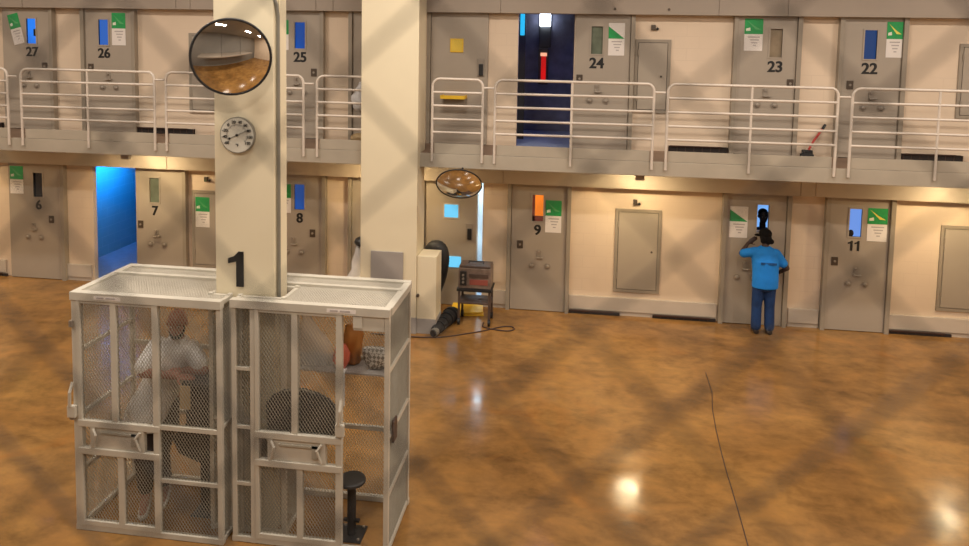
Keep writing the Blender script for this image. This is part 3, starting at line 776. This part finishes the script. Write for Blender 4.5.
# shelf in the right cage and what stands on it
r = empty('cage_shelf', (-2.1, -5.8, 1.43)); tag(r, 'thin shelf at the back of the right cage under the bags', 'shelf')
B().box(-2.62, -1.63, -6.0, -5.715, 1.43, 1.448, .003).out('board', M['greybase'], r)
for x in (-2.45, -1.75): B().poly([(x, -5.72, 1.43), (x, -5.95, 1.43), (x, -5.72, 1.28)], (.015, 0, 0)).out('bracket', M['cage'], r)
SZ = 1.448
def lumpy(name, secs, m, label, cat, seed):
    rnd = random.Random(seed); s = B().loft(secs, 22)
    for v in s.bm.verts: v.co += Vector((rnd.uniform(-1, 1), rnd.uniform(-1, 1), rnd.uniform(-.3, .3)))*.010
    o = s.out(name, m, smooth=True); tag(o, label, cat); return o
lumpy('clear_plastic_bag', [((-2.44, -5.86, SZ+.014), (.18, 0, 0), (0, .1, 0)), ((-2.44, -5.86, SZ+.10), (.185, 0, 0), (0, .11, 0)), ((-2.46, -5.86, SZ+.22), (.16, 0, 0), (0, .09, 0)), ((-2.50, -5.86, SZ+.34), (.10, 0, 0), (0, .05, 0)), ((-2.53, -5.86, SZ+.45), (.04, 0, 0), (0, .02, 0)), ((-2.54, -5.86, SZ+.50), (.06, 0, 0), (0, .02, 0))], M['clearbag'], 'clear plastic bag of belongings on the shelf of the right cage', 'bag', 2)
lumpy('red_pouch', [((-2.17, -5.92, SZ+.012), (.05, 0, 0), (0, .05, 0)), ((-2.17, -5.92, SZ+.08), (.08, 0, 0), (0, .06, 0)), ((-2.15, -5.92, SZ+.16), (.075, 0, 0), (0, .055, 0)), ((-2.17, -5.92, SZ+.23), (.04, 0, 0), (0, .03, 0))], M['redbag'], 'orange-red pouch on the shelf of the right cage beside the white mesh bag', 'pouch', 3)
lumpy('paper_bag', [((-2.09, -5.80, SZ+.012), (.075, 0, 0), (0, .06, 0)), ((-2.09, -5.80, SZ+.14), (.09, 0, 0), (0, .07, 0)), ((-2.08, -5.80, SZ+.28), (.095, 0, 0), (0, .06, 0)), ((-2.08, -5.80, SZ+.38), (.08, 0, 0), (0, .03, 0))], M['orange'], 'brown paper bag standing behind the orange-red pouch on the cage shelf', 'bag', 4)
bag = lumpy('white_mesh_bag', [((-1.84, -5.86, SZ+.012), (.07, 0, 0), (0, .06, 0)), ((-1.83, -5.86, SZ+.06), (.115, 0, 0), (0, .075, 0)), ((-1.82, -5.87, SZ+.13), (.15, 0, 0), (0, .07, 0)), ((-1.82, -5.87, SZ+.185), (.165, 0, 0), (0, .05, 0)), ((-1.83, -5.87, SZ+.205), (.12, 0, 0), (0, .03, 0))], M['meshbag'], 'white diamond-net bag at the right end of the cage shelf', 'bag', 5)
o = B().box(-2.19, -2.10, -6.012, -6.002, 1.12, 1.449, .003).box(-2.19, -2.10, -6.012, -5.93, 1.449, 1.456, .002).out('white_towel', M['white']); tag(o, 'narrow white towel hanging over the front of the shelf in the right cage', 'towel')

# dark writing stands in both cages
def stand(x0, x1, y0, y1, zt, zb, label, group=None):
    r = empty('writing_stand', ((x0+x1)/2, (y0+y1)/2, 0)); tag(r, label, 'stand')
    B().box(x0, x1, y0, y1, zt-.03, zt, .012).out('top', M['darkgrey'], r)
    B().box(x0+.02, x1-.02, y1-.04, y1-.015, zb, zt-.03, .004).box(x0+.02, x0+.04, y0+.05, y1-.04, zb, zt-.03).box(x1-.04, x1-.02, y0+.05, y1-.04, zb, zt-.03).out('body', M['black'], r)
    B().poly([(x0+.04, y0+.05, zt-.03), (x1-.04, y0+.05, zt-.03), (x1-.03, y0+.05, .50), (x0-.06, y0+.05, .62), (x0-.14, y0+.05, .78), (x0-.02, y0+.05, .86), (x0+.04, y0+.05, .98)], (0, .02, 0)).out('front_panel', M['black'], r)
    B().box((x0+x1)/2-.04, (x0+x1)/2+.04, (y0+y1)/2-.04, (y0+y1)/2+.04, .012, zb+.02).out('post', M['blackmetal'], r)
    B().box((x0+x1)/2-.11, (x0+x1)/2+.11, (y0+y1)/2-.11, (y0+y1)/2+.11, 0, .014, .003).out('base_plate', M['blackmetal'], r)
stand(-3.60, -3.29, -6.25, -5.93, 1.34, .70, 'dark writing stand under the forearms of the person in the left cage')
jk = B(); cxj, yj = -2.37, -6.355
jk.loft([((cxj, yj, .99), (.335, 0, 0), (0, .028, 0)), ((cxj, yj, 1.15), (.345, 0, 0), (0, .034, 0)), ((cxj-.01, yj, 1.28), (.34, 0, 0), (0, .036, 0)), ((cxj-.01, yj, 1.36), (.27, 0, 0), (0, .034, 0)), ((cxj-.02, yj, 1.41), (.16, 0, 0), (0, .03, 0)), ((cxj-.02, yj, 1.43), (.08, 0, 0), (0, .02, 0))], 40)
for v in jk.bm.verts: v.co.y += .010*math.sin(v.co.x*38+v.co.z*7)*(1-abs(v.co.x-cxj)/.4)
o = jk.out('dark_jacket', M['darkgrey'], smooth=True)
B().tube([(cxj-.16+.28*i/12, yj-.03, 1.415+.025*math.sin(PI*i/12)) for i in range(13)], .008, 6).out('collar_piping', M['conduit'], o)
tag(o, 'dark jacket hung inside the door mesh of the right cage above its food slot', 'jacket')

# ------------------------------------------------------------------ people
UP = Vector((0, 0, 1))
def hand(b_, wrist, dirv, palm_n, side, s=1., curl=.4):
    """palm, four unequal bent fingers and a thumb; dirv points to the fingertips"""
    d = Vector(dirv).normalized(); n = Vector(palm_n); n = (n-d*n.dot(d)).normalized(); x = d.cross(n).normalized()*side
    w0 = Vector(wrist)
    b_.loft([(w0, x*.026*s, n*.018*s), (w0+d*.03*s, x*.036*s, n*.016*s), (w0+d*.065*s, x*.043*s, n*.014*s), (w0+d*.095*s, x*.040*s, n*.011*s)], 12)
    for i, L in enumerate((.072, .082, .077, .060)):
        p = w0+d*.088*s+x*(-.030+.020*i)*s; v = d.copy()
        for k, fr in enumerate((.45, .32, .26)):
            q = p+v*L*fr*s; b_.cone(p, q, (.0095-.001*k)*s, (.0088-.001*k)*s, 8); p = q
            v = (v*math.cos(curl)+n*math.sin(curl)).normalized()
    p = w0+d*.025*s-x*.03*s; v = (d*.6-x*.75+n*.25).normalized()
    for k, L in enumerate((.042, .032)):
        q = p+v*L*s; b_.cone(p, q, (.012-.002*k)*s, .010*s, 8); p = q; v = (v*.8+d*.5+n*.3).normalized()

def head(b_, c, fwd, s=1.):
    """skull, jaw, nose, brows, lips and ears about the centre c, facing fwd"""
    f = Vector(fwd).normalized(); r_ = f.cross(UP).normalized(); u = r_.cross(f)
    rot = Matrix((r_, f, u)).transposed()
    P = lambda x, y, z: Vector(c)+(r_*x+f*y+u*z)*s
    b_.ball(P(0, -.012, .03), .077*s, .098*s, .088*s, rot, 24)
    b_.ball(P(0, .022, -.045), .060*s, .070*s, .075*s, rot, 20)
    b_.ball(P(0, .045, -.092), .032*s, .035*s, .028*s, rot, 14)
    b_.cone(P(0, .088, .012), P(0, .108, -.028), .010*s, .017*s, 10)
    for k in (-1, 1):
        b_.ball(P(k*.034, .078, .030), .026*s, .014*s, .010*s, rot, 12)
        b_.ball(P(k*.032, .076, .008), .013*s, .010*s, .009*s, rot, 12)
        b_.ball(P(k*.080, -.005, -.005), .010*s, .024*s, .034*s, rot, 12)
        b_.ball(P(k*.042, .055, -.025), .022*s, .022*s, .022*s, rot, 12)
    b_.ball(P(0, .086, -.056), .024*s, .012*s, .007*s, rot, 12); b_.ball(P(0, .083, -.068), .021*s, .012*s, .008*s, rot, 12)
    return P, rot

def face_parts(root, P, rot, s=1., skin=None):
    for k in (-1, 1):
        B().ball(P(k*.032, .085, .010), .0115*s, .006*s, .006*s, rot, 12).out('eye', M['paper'], root, smooth=True)
        B().ball(P(k*.032, .0905, .010), .005*s, .003*s, .005*s, rot, 10).out('pupil', M['black'], root, smooth=True)

# --- person in the bright blue shirt at door 10, seen from behind
def blue_person():
    ox, oy = 3.07, -.42
    r = empty('person', (ox, oy, 0)); tag(r, 'person in a bright blue T-shirt, jeans and black cap peering into a cell door window', 'person')
    V = lambda x, y, z: Vector((ox+x, oy+y, z))
    X = Vector((1, 0, 0)); Yv = Vector((0, 1, 0))
    body = B()
    P, rot = head(body, V(0, .10, 1.575), (-.05, 1, .05), .98)
    body.cone(V(0, .05, 1.38), V(0, .075, 1.50), .058, .052)
    body.loft([(V(0, 0, .80), X*.15, Yv*.10), (V(0, 0, .92), X*.165, Yv*.115), (V(0, 0, 1.05), X*.14, Yv*.10), (V(0, .01, 1.22), X*.165, Yv*.115), (V(0, .03, 1.34), X*.17, Yv*.10), (V(0, .045, 1.41), X*.09, Yv*.07)])
    # legs
    for k in (-1, 1):
        hp = V(k*.085, 0, .84); kn = V(k*.095, .02, .46); an = V(k*.10, -.02, .09)
        body.cone(hp, kn, .085, .058); body.cone(kn, an, .055, .038); body.cone(an, V(k*.105, .10, .04), .038, .032)
    sl_, el, wl = V(-.175, .03, 1.335), V(-.365, .08, 1.285), V(-.24, .17, 1.44)
    body.cone(sl_, el, .052, .042); body.cone(el, wl, .042, .028); hand(body, wl, (.75, .05, .55), (.2, 1, 0), 1, 1., .25)
    sr, er, wr = V(.185, .02, 1.32), V(.335, -.01, 1.10), V(.26, .17, .97)
    body.cone(sr, er, .052, .042); body.cone(er, wr, .042, .028); hand(body, wr, (-.5, .8, -.25), (-.6, .1, -.6), -1, 1., .4)
    remesh(body, .009).out('body', M['skinB'], r, smooth=True)
    sh = B()
    sh.loft([(V(.01, -.005, .76), X*.205, Yv*.145), (V(.01, -.005, .90), X*.205, Yv*.15), (V(.005, 0, 1.05), X*.205, Yv*.145), (V(0, .01, 1.20), X*.215, Yv*.15), (V(0, .03, 1.33), X*.215, Yv*.13), (V(0, .045, 1.40), X*.13, Yv*.095), (V(0, .055, 1.43), X*.075, Yv*.07)])
    sh.cone(V(-.15, .03, 1.335), V(-.33, .06, 1.29), .082, .072); sh.cone(V(.16, .02, 1.32), V(.275, .0, 1.17), .082, .074)
    s_o = remesh(sh, .012, 6).out('t_shirt', M['blueshirt'], r, smooth=True)
    # printed line across the back (unreadable dark bar of letters)
    pr = B()
    for i in range(11):
        x = -.10+i*.0225; pr.box(ox+x, ox+x+.016, oy-.142-.004*math.cos(i), oy-.128, 1.17, 1.205)
    pr.out('back_print', M['navyink'], s_o)
    je = B(); je.loft([(V(0, 0, .72), X*.16, Yv*.11), (V(0, 0, .86), X*.175, Yv*.128), (V(0, 0, .98), X*.165, Yv*.12)])
    for k in (-1, 1):
        je.cone(V(k*.088, 0, .80), V(k*.10, .015, .45), .102, .082); je.cone(V(k*.10, .015, .45), V(k*.105, -.015, .12), .082, .080)
    remesh(je, .012, 5).out('jeans', M['jeans'], r, smooth=True)
    cp = B(); cp.ball(P(0, -.012, .055), .098, .112, .082, rot, 24); cp.ball(P(-.08, .03, .012), .085, .06, .014, rot, 16)
    cp.loft([(P(0, .08, .06), rot @ Vector((.07, 0, 0)), rot @ Vector((0, .012, .0))), (P(0, .14, .05), rot @ Vector((.065, 0, 0)), rot @ Vector((0, .01, .012))), (P(0, .18, .035), rot @ Vector((.04, 0, 0)), rot @ Vector((0, .005, .01)))], 16)
    cp.out('cap', M['cap'], r, smooth=True)
    hr = B(); hr.ball(P(0, -.045, -.01), .092, .080, .095, rot, 20); hr.ball(P(.085, -.05, -.070), .05, .05, .045, rot, 14); hr.ball(P(.03, -.06, -.075), .055, .045, .05, rot, 14); hr.ball(P(-.045, -.06, -.055), .045, .045, .05, rot, 14)
    remesh(hr, .01).out('hair', M['hair'], r, smooth=True)
    for k in (-1, 1):
        B().loft([(V(k*.105, -.07, .045), X*.040, Vector((0, 0, .045))), (V(k*.105, .02, .05), X*.045, Vector((0, 0, .05))), (V(k*.11, .12, .035), X*.047, Vector((0, 0, .034))), (V(k*.11, .17, .025), X*.03, Vector((0, 0, .02)))], 16).out('shoe', M['shoeblack'], r, smooth=True)
blue_person()

# --- person standing in the left cage, leaning on the dark stand
def cage_person():
    r = empty('person', (-3.93, -6.05, 0)); tag(r, 'bearded person in a loose white shirt standing in the left cage, leaning on forearms', 'person')
    V = lambda x, y, z: Vector((x, y, z))
    X = Vector((.96, -.28, 0)); Yv = Vector((-.28, -.96, 0))       # right-ish and forward axes of the torso
    body = B()
    hc = V(-3.76, -6.03, 1.82)
    P, rot = head(body, hc, (.30, -1, -.18), 1.10)
    body.cone(V(-3.80, -5.96, 1.58), V(-3.775, -6.0, 1.72), .068, .062)
    body.loft([(V(-4.0, -5.93, .88), X*.165, Yv*.12), (V(-3.98, -5.93, 1.02), X*.175, Yv*.13), (V(-3.93, -5.92, 1.18), X*.16, Yv*.12), (V(-3.86, -5.93, 1.38), X*.19, Yv*.135), (V(-3.81, -5.95, 1.54), X*.18, Yv*.11), (V(-3.80, -5.96, 1.63), X*.09, Yv*.08)])
    for hp, kn, an, tx in [((-4.08, -5.96, .92), (-4.10, -6.10, .50), (-4.05, -6.14, .10), (-3.98, -6.30, .035)), ((-3.93, -5.95, .92), (-3.96, -6.02, .50), (-3.95, -5.98, .10), (-3.89, -6.14, .035))]:
        body.cone(hp, kn, .10, .065); body.cone(kn, an, .063, .042); body.cone(an, tx, .042, .034)
    # her/his near arm: shoulder, elbow, wrist along the stand
    sa, ea, wa = V(-4.02, -5.98, 1.56), V(-4.02, -6.20, 1.385), V(-3.66, -6.22, 1.385)
    body.cone(sa, ea, .062, .05); body.cone(ea, wa, .05, .034); hand(body, wa, (1, -.02, .02), (0, .2, -1), 1, 1.08, .2)
    sb, eb, wb = V(-3.62, -5.98, 1.56), V(-3.47, -6.08, 1.395), V(-3.64, -6.12, 1.40)
    body.cone(sb, eb, .062, .05); body.cone(eb, wb, .05, .034); hand(body, wb, (-1, -.15, -.02), (0, .2, -1), -1, 1.08, .3)
    remesh(body, .010).out('body', M['skinA'], r, smooth=True)
    face_parts(r, P, rot, 1.10)
    bd_ = B(); bd_.ball(P(0, .035, -.085), .064, .060, .055, rot, 16); bd_.ball(P(.055, .02, -.05), .014, .04, .05, rot, 12); bd_.ball(P(-.055, .02, -.05), .014, .04, .05, rot, 12); bd_.ball(P(0, .094, -.044), .030, .010, .008, rot, 12)
    remesh(bd_, .008).out('beard', M['hair'], r, smooth=True)
    sh = B()
    sh.loft([(V(-4.15, -5.99, .74), X*.24, Yv*.15), (V(-4.10, -5.97, .92), X*.26, Yv*.165), (V(-4.02, -5.95, 1.08), X*.23, Yv*.17), (V(-3.95, -5.94, 1.22), X*.225, Yv*.17), (V(-3.87, -5.94, 1.40), X*.235, Yv*.17), (V(-3.82, -5.95, 1.54), X*.225, Yv*.14), (V(-3.80, -5.96, 1.62), X*.13, Yv*.105), (V(-3.795, -5.965, 1.66), X*.08, Yv*.08)])
    sh.cone(V(-3.99, -5.98, 1.55), V(-4.02, -6.16, 1.42), .10, .095); sh.cone(V(-3.65, -5.98, 1.55), V(-3.52, -6.05, 1.44), .095, .085)
    remesh(sh, .013, 6).out('white_shirt', M['white'], r, smooth=True)
    sp = B(); sp.loft([(V(-4.0, -5.94, .70), X*.20, Yv*.14), (V(-4.0, -5.94, .90), X*.195, Yv*.145), (V(-3.97, -5.93, 1.04), X*.185, Yv*.14)])
    sp.cone((-4.08, -5.97, .86), (-4.10, -6.09, .50), .115, .085); sp.cone((-4.10, -6.09, .50), (-4.055, -6.13, .20), .085, .07); sp.cone((-3.93, -5.95, .86), (-3.96, -6.02, .50), .115, .085); sp.cone((-3.96, -6.02, .50), (-3.95, -5.98, .20), .085, .07)
    remesh(sp, .013, 5).out('trousers', M['darktrousers'], r, smooth=True)
    for a, t in [((-4.065, -6.10, .045), (-3.975, -6.31, .03)), ((-3.955, -5.95, .045), (-3.885, -6.15, .03))]:
        a = Vector(a); t = Vector(t); d = (t-a).normalized(); s_ = Vector((d.y, -d.x, 0))
        B().loft([(a-d*.06, s_*.038, Vector((0, 0, .042))), (a+d*.02, s_*.046, Vector((0, 0, .045))), (a+d*.12, s_*.05, Vector((0, 0, .04))), (t, s_*.045, Vector((0, 0, .028))), (t+d*.04, s_*.02, Vector((0, 0, .012)))], 16).out('shoe', M['shoewhite'], r, smooth=True)
        B().cone(a+Vector((0, 0, .06)), a+Vector((-.005, .005, .22)), .050, .056).out('sock', M['white'], r, smooth=True)
cage_person()
o = B().box(-3.60, -3.50, -6.275, -6.26, 1.10, 1.32, .002).out('tan_folder', M['tan']); tag(o, 'tan card folder leaning on the front of the dark stand in the left cage', 'folder')

# --- person behind the window of door 10
def cell_person():
    x, y = 3.225, .42
    r = empty('person', (x, y, 0)); tag(r, 'person inside the cell, dark head seen through the window behind the black cap', 'person')
    V = lambda a, b, c: Vector((x+a, y+b, c)); X = Vector((1, 0, 0)); Yv = Vector((0, 1, 0))
    body = B(); P, rot = head(body, V(-.03, -.06, 1.765), (0, -1, -.05), 1.02)
    body.cone(V(-.02, -.02, 1.52), V(-.03, -.04, 1.64), .056, .052)
    body.loft([(V(0, 0, .85), X*.16, Yv*.11), (V(0, 0, 1.05), X*.15, Yv*.105), (V(0, 0, 1.3), X*.18, Yv*.12), (V(-.01, 0, 1.46), X*.17, Yv*.10), (V(-.015, 0, 1.55), X*.08, Yv*.07)])
    for k in (-1, 1):
        body.cone(V(k*.09, 0, .9), V(k*.10, -.02, .48), .09, .058); body.cone(V(k*.10, -.02, .48), V(k*.10, .02, .09), .056, .038); body.cone(V(k*.10, .02, .09), V(k*.105, -.12, .035), .038, .032)
        body.cone(V(k*.18, 0, 1.46), V(k*.23, .02, 1.18), .052, .042); body.cone(V(k*.23, .02, 1.18), V(k*.22, -.06, .94), .042, .028)
        hand(body, V(k*.22, -.06, .94), (0, -.15, -1), (-k, 0, 0), k, 1., .3)
    remesh(body, .011).out('body', M['skinB'], r, smooth=True); face_parts(r, P, rot)
    hr = B(); hr.ball(P(0, -.022, .045), .084, .098, .084, rot, 20); remesh(hr, .01).out('hair', M['hair'], r, smooth=True)
    sh = B(); sh.loft([(V(0, 0, .8), X*.19, Yv*.13), (V(0, 0, 1.05), X*.185, Yv*.13), (V(0, 0, 1.3), X*.205, Yv*.14), (V(-.01, 0, 1.47), X*.195, Yv*.12), (V(-.015, 0, 1.55), X*.10, Yv*.09)])
    for k in (-1, 1): sh.cone(V(k*.17, 0, 1.46), V(k*.225, .015, 1.24), .075, .068)
    remesh(sh, .013).out('t_shirt', M['jeans'], r, smooth=True)
    je = B(); je.loft([(V(0, 0, .76), X*.16, Yv*.12), (V(0, 0, .98), X*.17, Yv*.12)])
    for k in (-1, 1): je.cone(V(k*.09, 0, .84), V(k*.10, -.015, .46), .10, .08); je.cone(V(k*.10, -.015, .46), V(k*.10, .015, .11), .08, .072)
    remesh(je, .013).out('trousers', M['jeans'], r, smooth=True)
cell_person()

# ------------------------------------------------------------------ cart, hose and floor items by the low pillar
r = empty('tool_cart', (-1.59, -.72, 0)); tag(r, 'dark rolling cart with a brown equipment box frame beside the low pillar', 'cart')
cx0, cx1, cy0, cy1 = -1.87, -1.33, -.95, -.55
B().box(cx0-.02, cx1+.02, cy0-.02, cy1+.02, .57, .61, .006).out('top_shelf', M['black'], r)
B().box(cx0, cx1, cy0, cy1, .355, .385, .005).out('lower_shelf', M['cart'], r)
for x in (cx0+.02, cx1-.02):
    for y in (cy0+.02, cy1-.02):
        lg = B().box(x-.018, x+.018, y-.018, y+.018, .11, .57).out('leg', M['cart'], r)
        B().cyl((x-.018, y, .055), (x+.018, y, .055), .055, 16).box(x-.022, x+.022, y-.02, y+.02, .05, .115).out('caster', M['black'], lg)
r = empty('equipment_box', (-1.59, -.75, .61)); tag(r, 'brown equipment box with a maroon band on top of the dark cart', 'box')
B().box(cx0+.0, cx1-.0, cy0+.02, cy1-.02, .61, .95, .015).out('case', M['box'], r)
B().box(cx0+.01, cx1-.01, cy0+.03, cy1-.03, .95, .985, .012).out('lid', M['cart'], r)
B().box(cx0+.19, cx1-.05, cy0+.008, cy0+.02, .68, .77, .004).out('label_band', M['maroon'], r)
B().box(cx0+.18, cx1-.04, cy0+.006, cy0+.02, .80, .86, .004).out('grille', M['cart'], r)
B().box(cx0+.03, cx0+.14, cy0+.004, cy0+.02, .66, .9, .006).out('switch_panel', M['black'], r)
for i, z in enumerate((.72, .78, .84)): B().cyl((cx0+.085, cy0+.004, z), (cx0+.085, cy0-.02, z), .018, 10).out('dial_knob', M['knob'], r)
B().tube([(cx0+.15, (cy0+cy1)/2, .98), (cx0+.15, (cy0+cy1)/2, 1.02), (cx1-.15, (cy0+cy1)/2, 1.02), (cx1-.15, (cy0+cy1)/2, .98)], .012, 8).out('carry_handle', M['black'], r)
# yellow folding floor sign lying flat
r = empty('floor_sign', (-1.8, -.38, 0)); tag(r, 'yellow plastic floor sign lying on the floor behind the cart', 'sign')
mt = Matrix.Translation((-1.80, -.36, .0)) @ Matrix.Rotation(math.radians(3), 4, 'Z')
B().poly([(-.30, -.20, .0), (.30, -.14, .0), (.26, .17, .0), (-.27, .20, .0)], (0, 0, .018)).out('lower_panel', M['yellow'], r, mtx=mt)
B().poly([(-.29, -.19, .02), (.29, -.13, .045), (.255, .165, .10), (-.265, .195, .075)], (0, 0, .016)).out('upper_panel', M['yellow'], r, mtx=mt)
# black flexible hose arched behind the pillar, and its floor tool
r = empty('flexible_hose', (-2.2, -.62, 0)); tag(r, 'thick black flexible hose arching up behind the low pillar', 'hose')
pts = []; rad = []
ctrl = [(-2.30, -.62, .02), (-2.31, -.62, .32), (-2.27, -.62, .58), (-2.22, -.63, .82), (-2.20, -.64, 1.02), (-2.25, -.64, 1.17), (-2.38, -.64, 1.16), (-2.46, -.64, 1.02), (-2.49, -.64, .7), (-2.50, -.64, .3), (-2.50, -.64, .02)]
for i in range(len(ctrl)-1):
    p0, p1, p2, p3 = [Vector(ctrl[min(max(k, 0), len(ctrl)-1)]) for k in (i-1, i, i+1, i+2)]
    for k in range(10):
        t = k/10
        pts.append(.5*((2*p1)+(-p0+p2)*t+(2*p0-5*p1+4*p2-p3)*t*t+(-p0+3*p1-3*p2+p3)*t**3))
n_p = len(pts)
base_r = lambda f: .05+.072*max(0, min(1, (f-.06)/.16))*max(0, min(1, (.72-f)/.15))
rad = [base_r(i/n_p)*(1+.05*(i % 2)) for i in range(n_p)]
B().tube(pts, rad, 18).out('corrugated_tube', M['rubber'], r, smooth=True)
B().tube([(-2.30, -.62, .0), (-2.30, -.62, .07)], .06, 16).out('cuff', M['darkgrey'], r)
r = empty('floor_tool', (-2.06, -1.2, 0)); tag(r, 'black lumpy floor tool with a grey cuff lying in front of the low pillar', 'tool')
B().loft([((-2.13, -1.50, .075), (.075, .02, 0), (0, .0, .075)), ((-2.12, -1.42, .085), (.085, .02, 0), (0, 0, .085)), ((-2.08, -1.25, .09), (.10, .02, 0), (0, 0, .09)), ((-2.03, -1.0, .11), (.125, .02, 0), (0, 0, .11)), ((-2.0, -.78, .12), (.13, .02, 0), (0, 0, .12)), ((-1.99, -.64, .09), (.09, .02, 0), (0, 0, .09))], 20).out('body', M['rubber'], r, smooth=True)
B().tube([(-2.145, -1.56, .075), (-2.13, -1.48, .075)], [.062, .07], 20).out('cuff', M['conduit'], r)
B().tube([(-2.155, -1.575, .075), (-2.144, -1.555, .075)], [.052, .054], 20).out('cuff_bore', M['black'], r)
for i, (y, rr) in enumerate([(-1.33, .092), (-1.18, .10), (-1.05, .116), (-.9, .128)]):
    B().tube([(-2.10+.13*(i/4), y, rr), (-2.095+.13*(i/4), y+.03, rr)], rr*1.04, 20).out('rib', M['black'], r)
cb = []
ctrl = [(-1.45, -.80, .012), (-1.44, -.98, .010), (-1.28, -1.06, .010), (-1.05, -1.10, .010), (-.93, -1.02, .010), (-.98, -.90, .010), (-1.15, -.95, .012), (-1.40, -1.15, .010), (-1.75, -1.38, .010), (-2.0, -1.52, .010), (-2.25, -1.58, .010), (-2.6, -1.60, .010), (-3.2, -1.58, .010)]
for i in range(len(ctrl)-1):
    p0, p1, p2, p3 = [Vector(ctrl[min(max(k, 0), len(ctrl)-1)]) for k in (i-1, i, i+1, i+2)]
    for k in range(8):
        t = k/8; cb.append(.5*((2*p1)+(-p0+p2)*t+(2*p0-5*p1+4*p2-p3)*t*t+(-p0+3*p1-3*p2+p3)*t**3))
o = B().tube(cb, .010, 6).out('power_cord', M['cable'], smooth=True); tag(o, 'dark power cord looping on the floor from the cart past the pillar', 'cord')

# ------------------------------------------------------------------ observation gallery: deck and wire fence in front of the viewer
struct(B().box(-5, 5, YF, -11.9, 2.7, 2.87).out('walkway_gallery', 'steel'))
fe = empty('wire_fence', (0, -12.03, 2.87)); tag(fe, 'dark wire fence right in front of the viewer, its diagonals blurred across the whole view', 'fence')
n0 = Vector((.0410, 0, 4.3790)); v1 = Vector((.0352, 0, .0318)); v2 = Vector((.0345, 0, -.0340))
fx0, fx1, fz0, fz1 = -1.6, 1.6, 2.87, 6.0
wb_ = B(); WR = .00108
def wire(p, d, yo):
    t0, t1 = -1e9, 1e9
    for (o_, dd, a, c) in ((p.x, d.x, fx0, fx1), (p.z, d.z, fz0, fz1)):
        ta, tb = (a-o_)/dd, (c-o_)/dd; t0 = max(t0, min(ta, tb)); t1 = min(t1, max(ta, tb))
    if t1-t0 > .3:
        a = p+d*t0; c = p+d*t1; wb_.tube([(a.x, -12.03+yo, a.z), (c.x, -12.03+yo, c.z)], WR, 6)
for k in range(-75, 76):
    wire(n0+v2*k, v1, WR); wire(n0+v1*k, v2, -WR)
wb_.out('wires', M['fence'], fe)
for x in (fx0, fx1): B().cyl((x, -12.03, 2.87), (x, -12.03, 6.0), .03, 14).out('post', M['fence'], fe)
B().cyl((fx0, -12.03, 6.0), (fx1, -12.03, 6.0), .025, 12).out('top_rail', M['fence'], fe)

# ------------------------------------------------------------------ lights
def area(name, loc, sx, sy, e, col, rot=(0, 0, 0)):
    l = bpy.data.lights.new(name, 'AREA'); l.shape = 'RECTANGLE'; l.size = sx; l.size_y = sy; l.energy = e; l.color = col
    o = bpy.data.objects.new(name, l); C.objects.link(o); o.location = loc; o.rotation_euler = rot; return o
CEIL_W = 108
for x in (-11, -6.5, -2, 2.5, 7):
    for y in (-3.6, -7.2, -10.8):
        r = empty('ceiling_lamp', (x, y, 6.93)); tag(r, 'long ceiling lamp over the hall', 'lamp', 'ceiling lamps of the hall')
        B().box(x-.65, x+.65, y-.16, y+.16, 6.93, 7.0, .006).out('housing', M['steel'], r)
        area('ceiling_light', (x, y, 6.92), 1.2, .26, CEIL_W*{-11: .92, -6.5: 1.0, -2: 1.0, 2.5: 1.0, 7: 1.25}[x], (1., .90, .80))
area('cell_light', (-9.15, 1.5, 2.1), .5, 1.0, 54, (.03, .36, 1.), (0, math.radians(100), 0))
area('cell_light_dim', (-.45, .6, 5.2), .5, .5, 5, (.015, .085, 1.))
area('day_light', (-1.9, 1.2, 2.38), .9, .6, 42, (.62, .84, 1.))

# ------------------------------------------------------------------ world, camera
wd = bpy.data.worlds.new('World'); bpy.context.scene.world = wd; wd.use_nodes = True
wd.node_tree.nodes['Background'].inputs[0].default_value = (.05, .045, .04, 1)
FPX, CY_, PITCH, ROLL, YAW = 719.5, 110.4, .0794, .0189, -.1299
fw = Vector((math.sin(YAW)*math.cos(PITCH), math.cos(YAW)*math.cos(PITCH), -math.sin(PITCH)))
r0 = Vector((math.cos(YAW), -math.sin(YAW), 0)); u0 = r0.cross(fw)
rr = r0*math.cos(ROLL)+u0*math.sin(ROLL); uu = u0*math.cos(ROLL)-r0*math.sin(ROLL)
cam = bpy.data.cameras.new('Camera'); co = bpy.data.objects.new('Camera', cam); C.objects.link(co)
mw = Matrix((rr, uu, -fw)).transposed().to_4x4(); mw.translation = (0, -12.32, 4.459); co.matrix_world = mw
cam.sensor_width = 36; cam.lens = FPX/969*36; cam.shift_y = (CY_-273)/969; cam.clip_start = .02; cam.clip_end = 100
cam.dof.use_dof = True; cam.dof.focus_distance = 11.0; cam.dof.aperture_fstop = cam.lens/10.2
bpy.context.scene.camera = co
vs = bpy.context.scene.view_settings
bpy.context.scene.display_settings.display_device = 'sRGB'
vs.view_transform = 'Standard'; vs.look = 'None'; vs.gamma = 1; vs.use_curve_mapping = False; vs.exposure = 0.0
for o in bpy.data.objects:
    if '_o' in o: del o['_o']
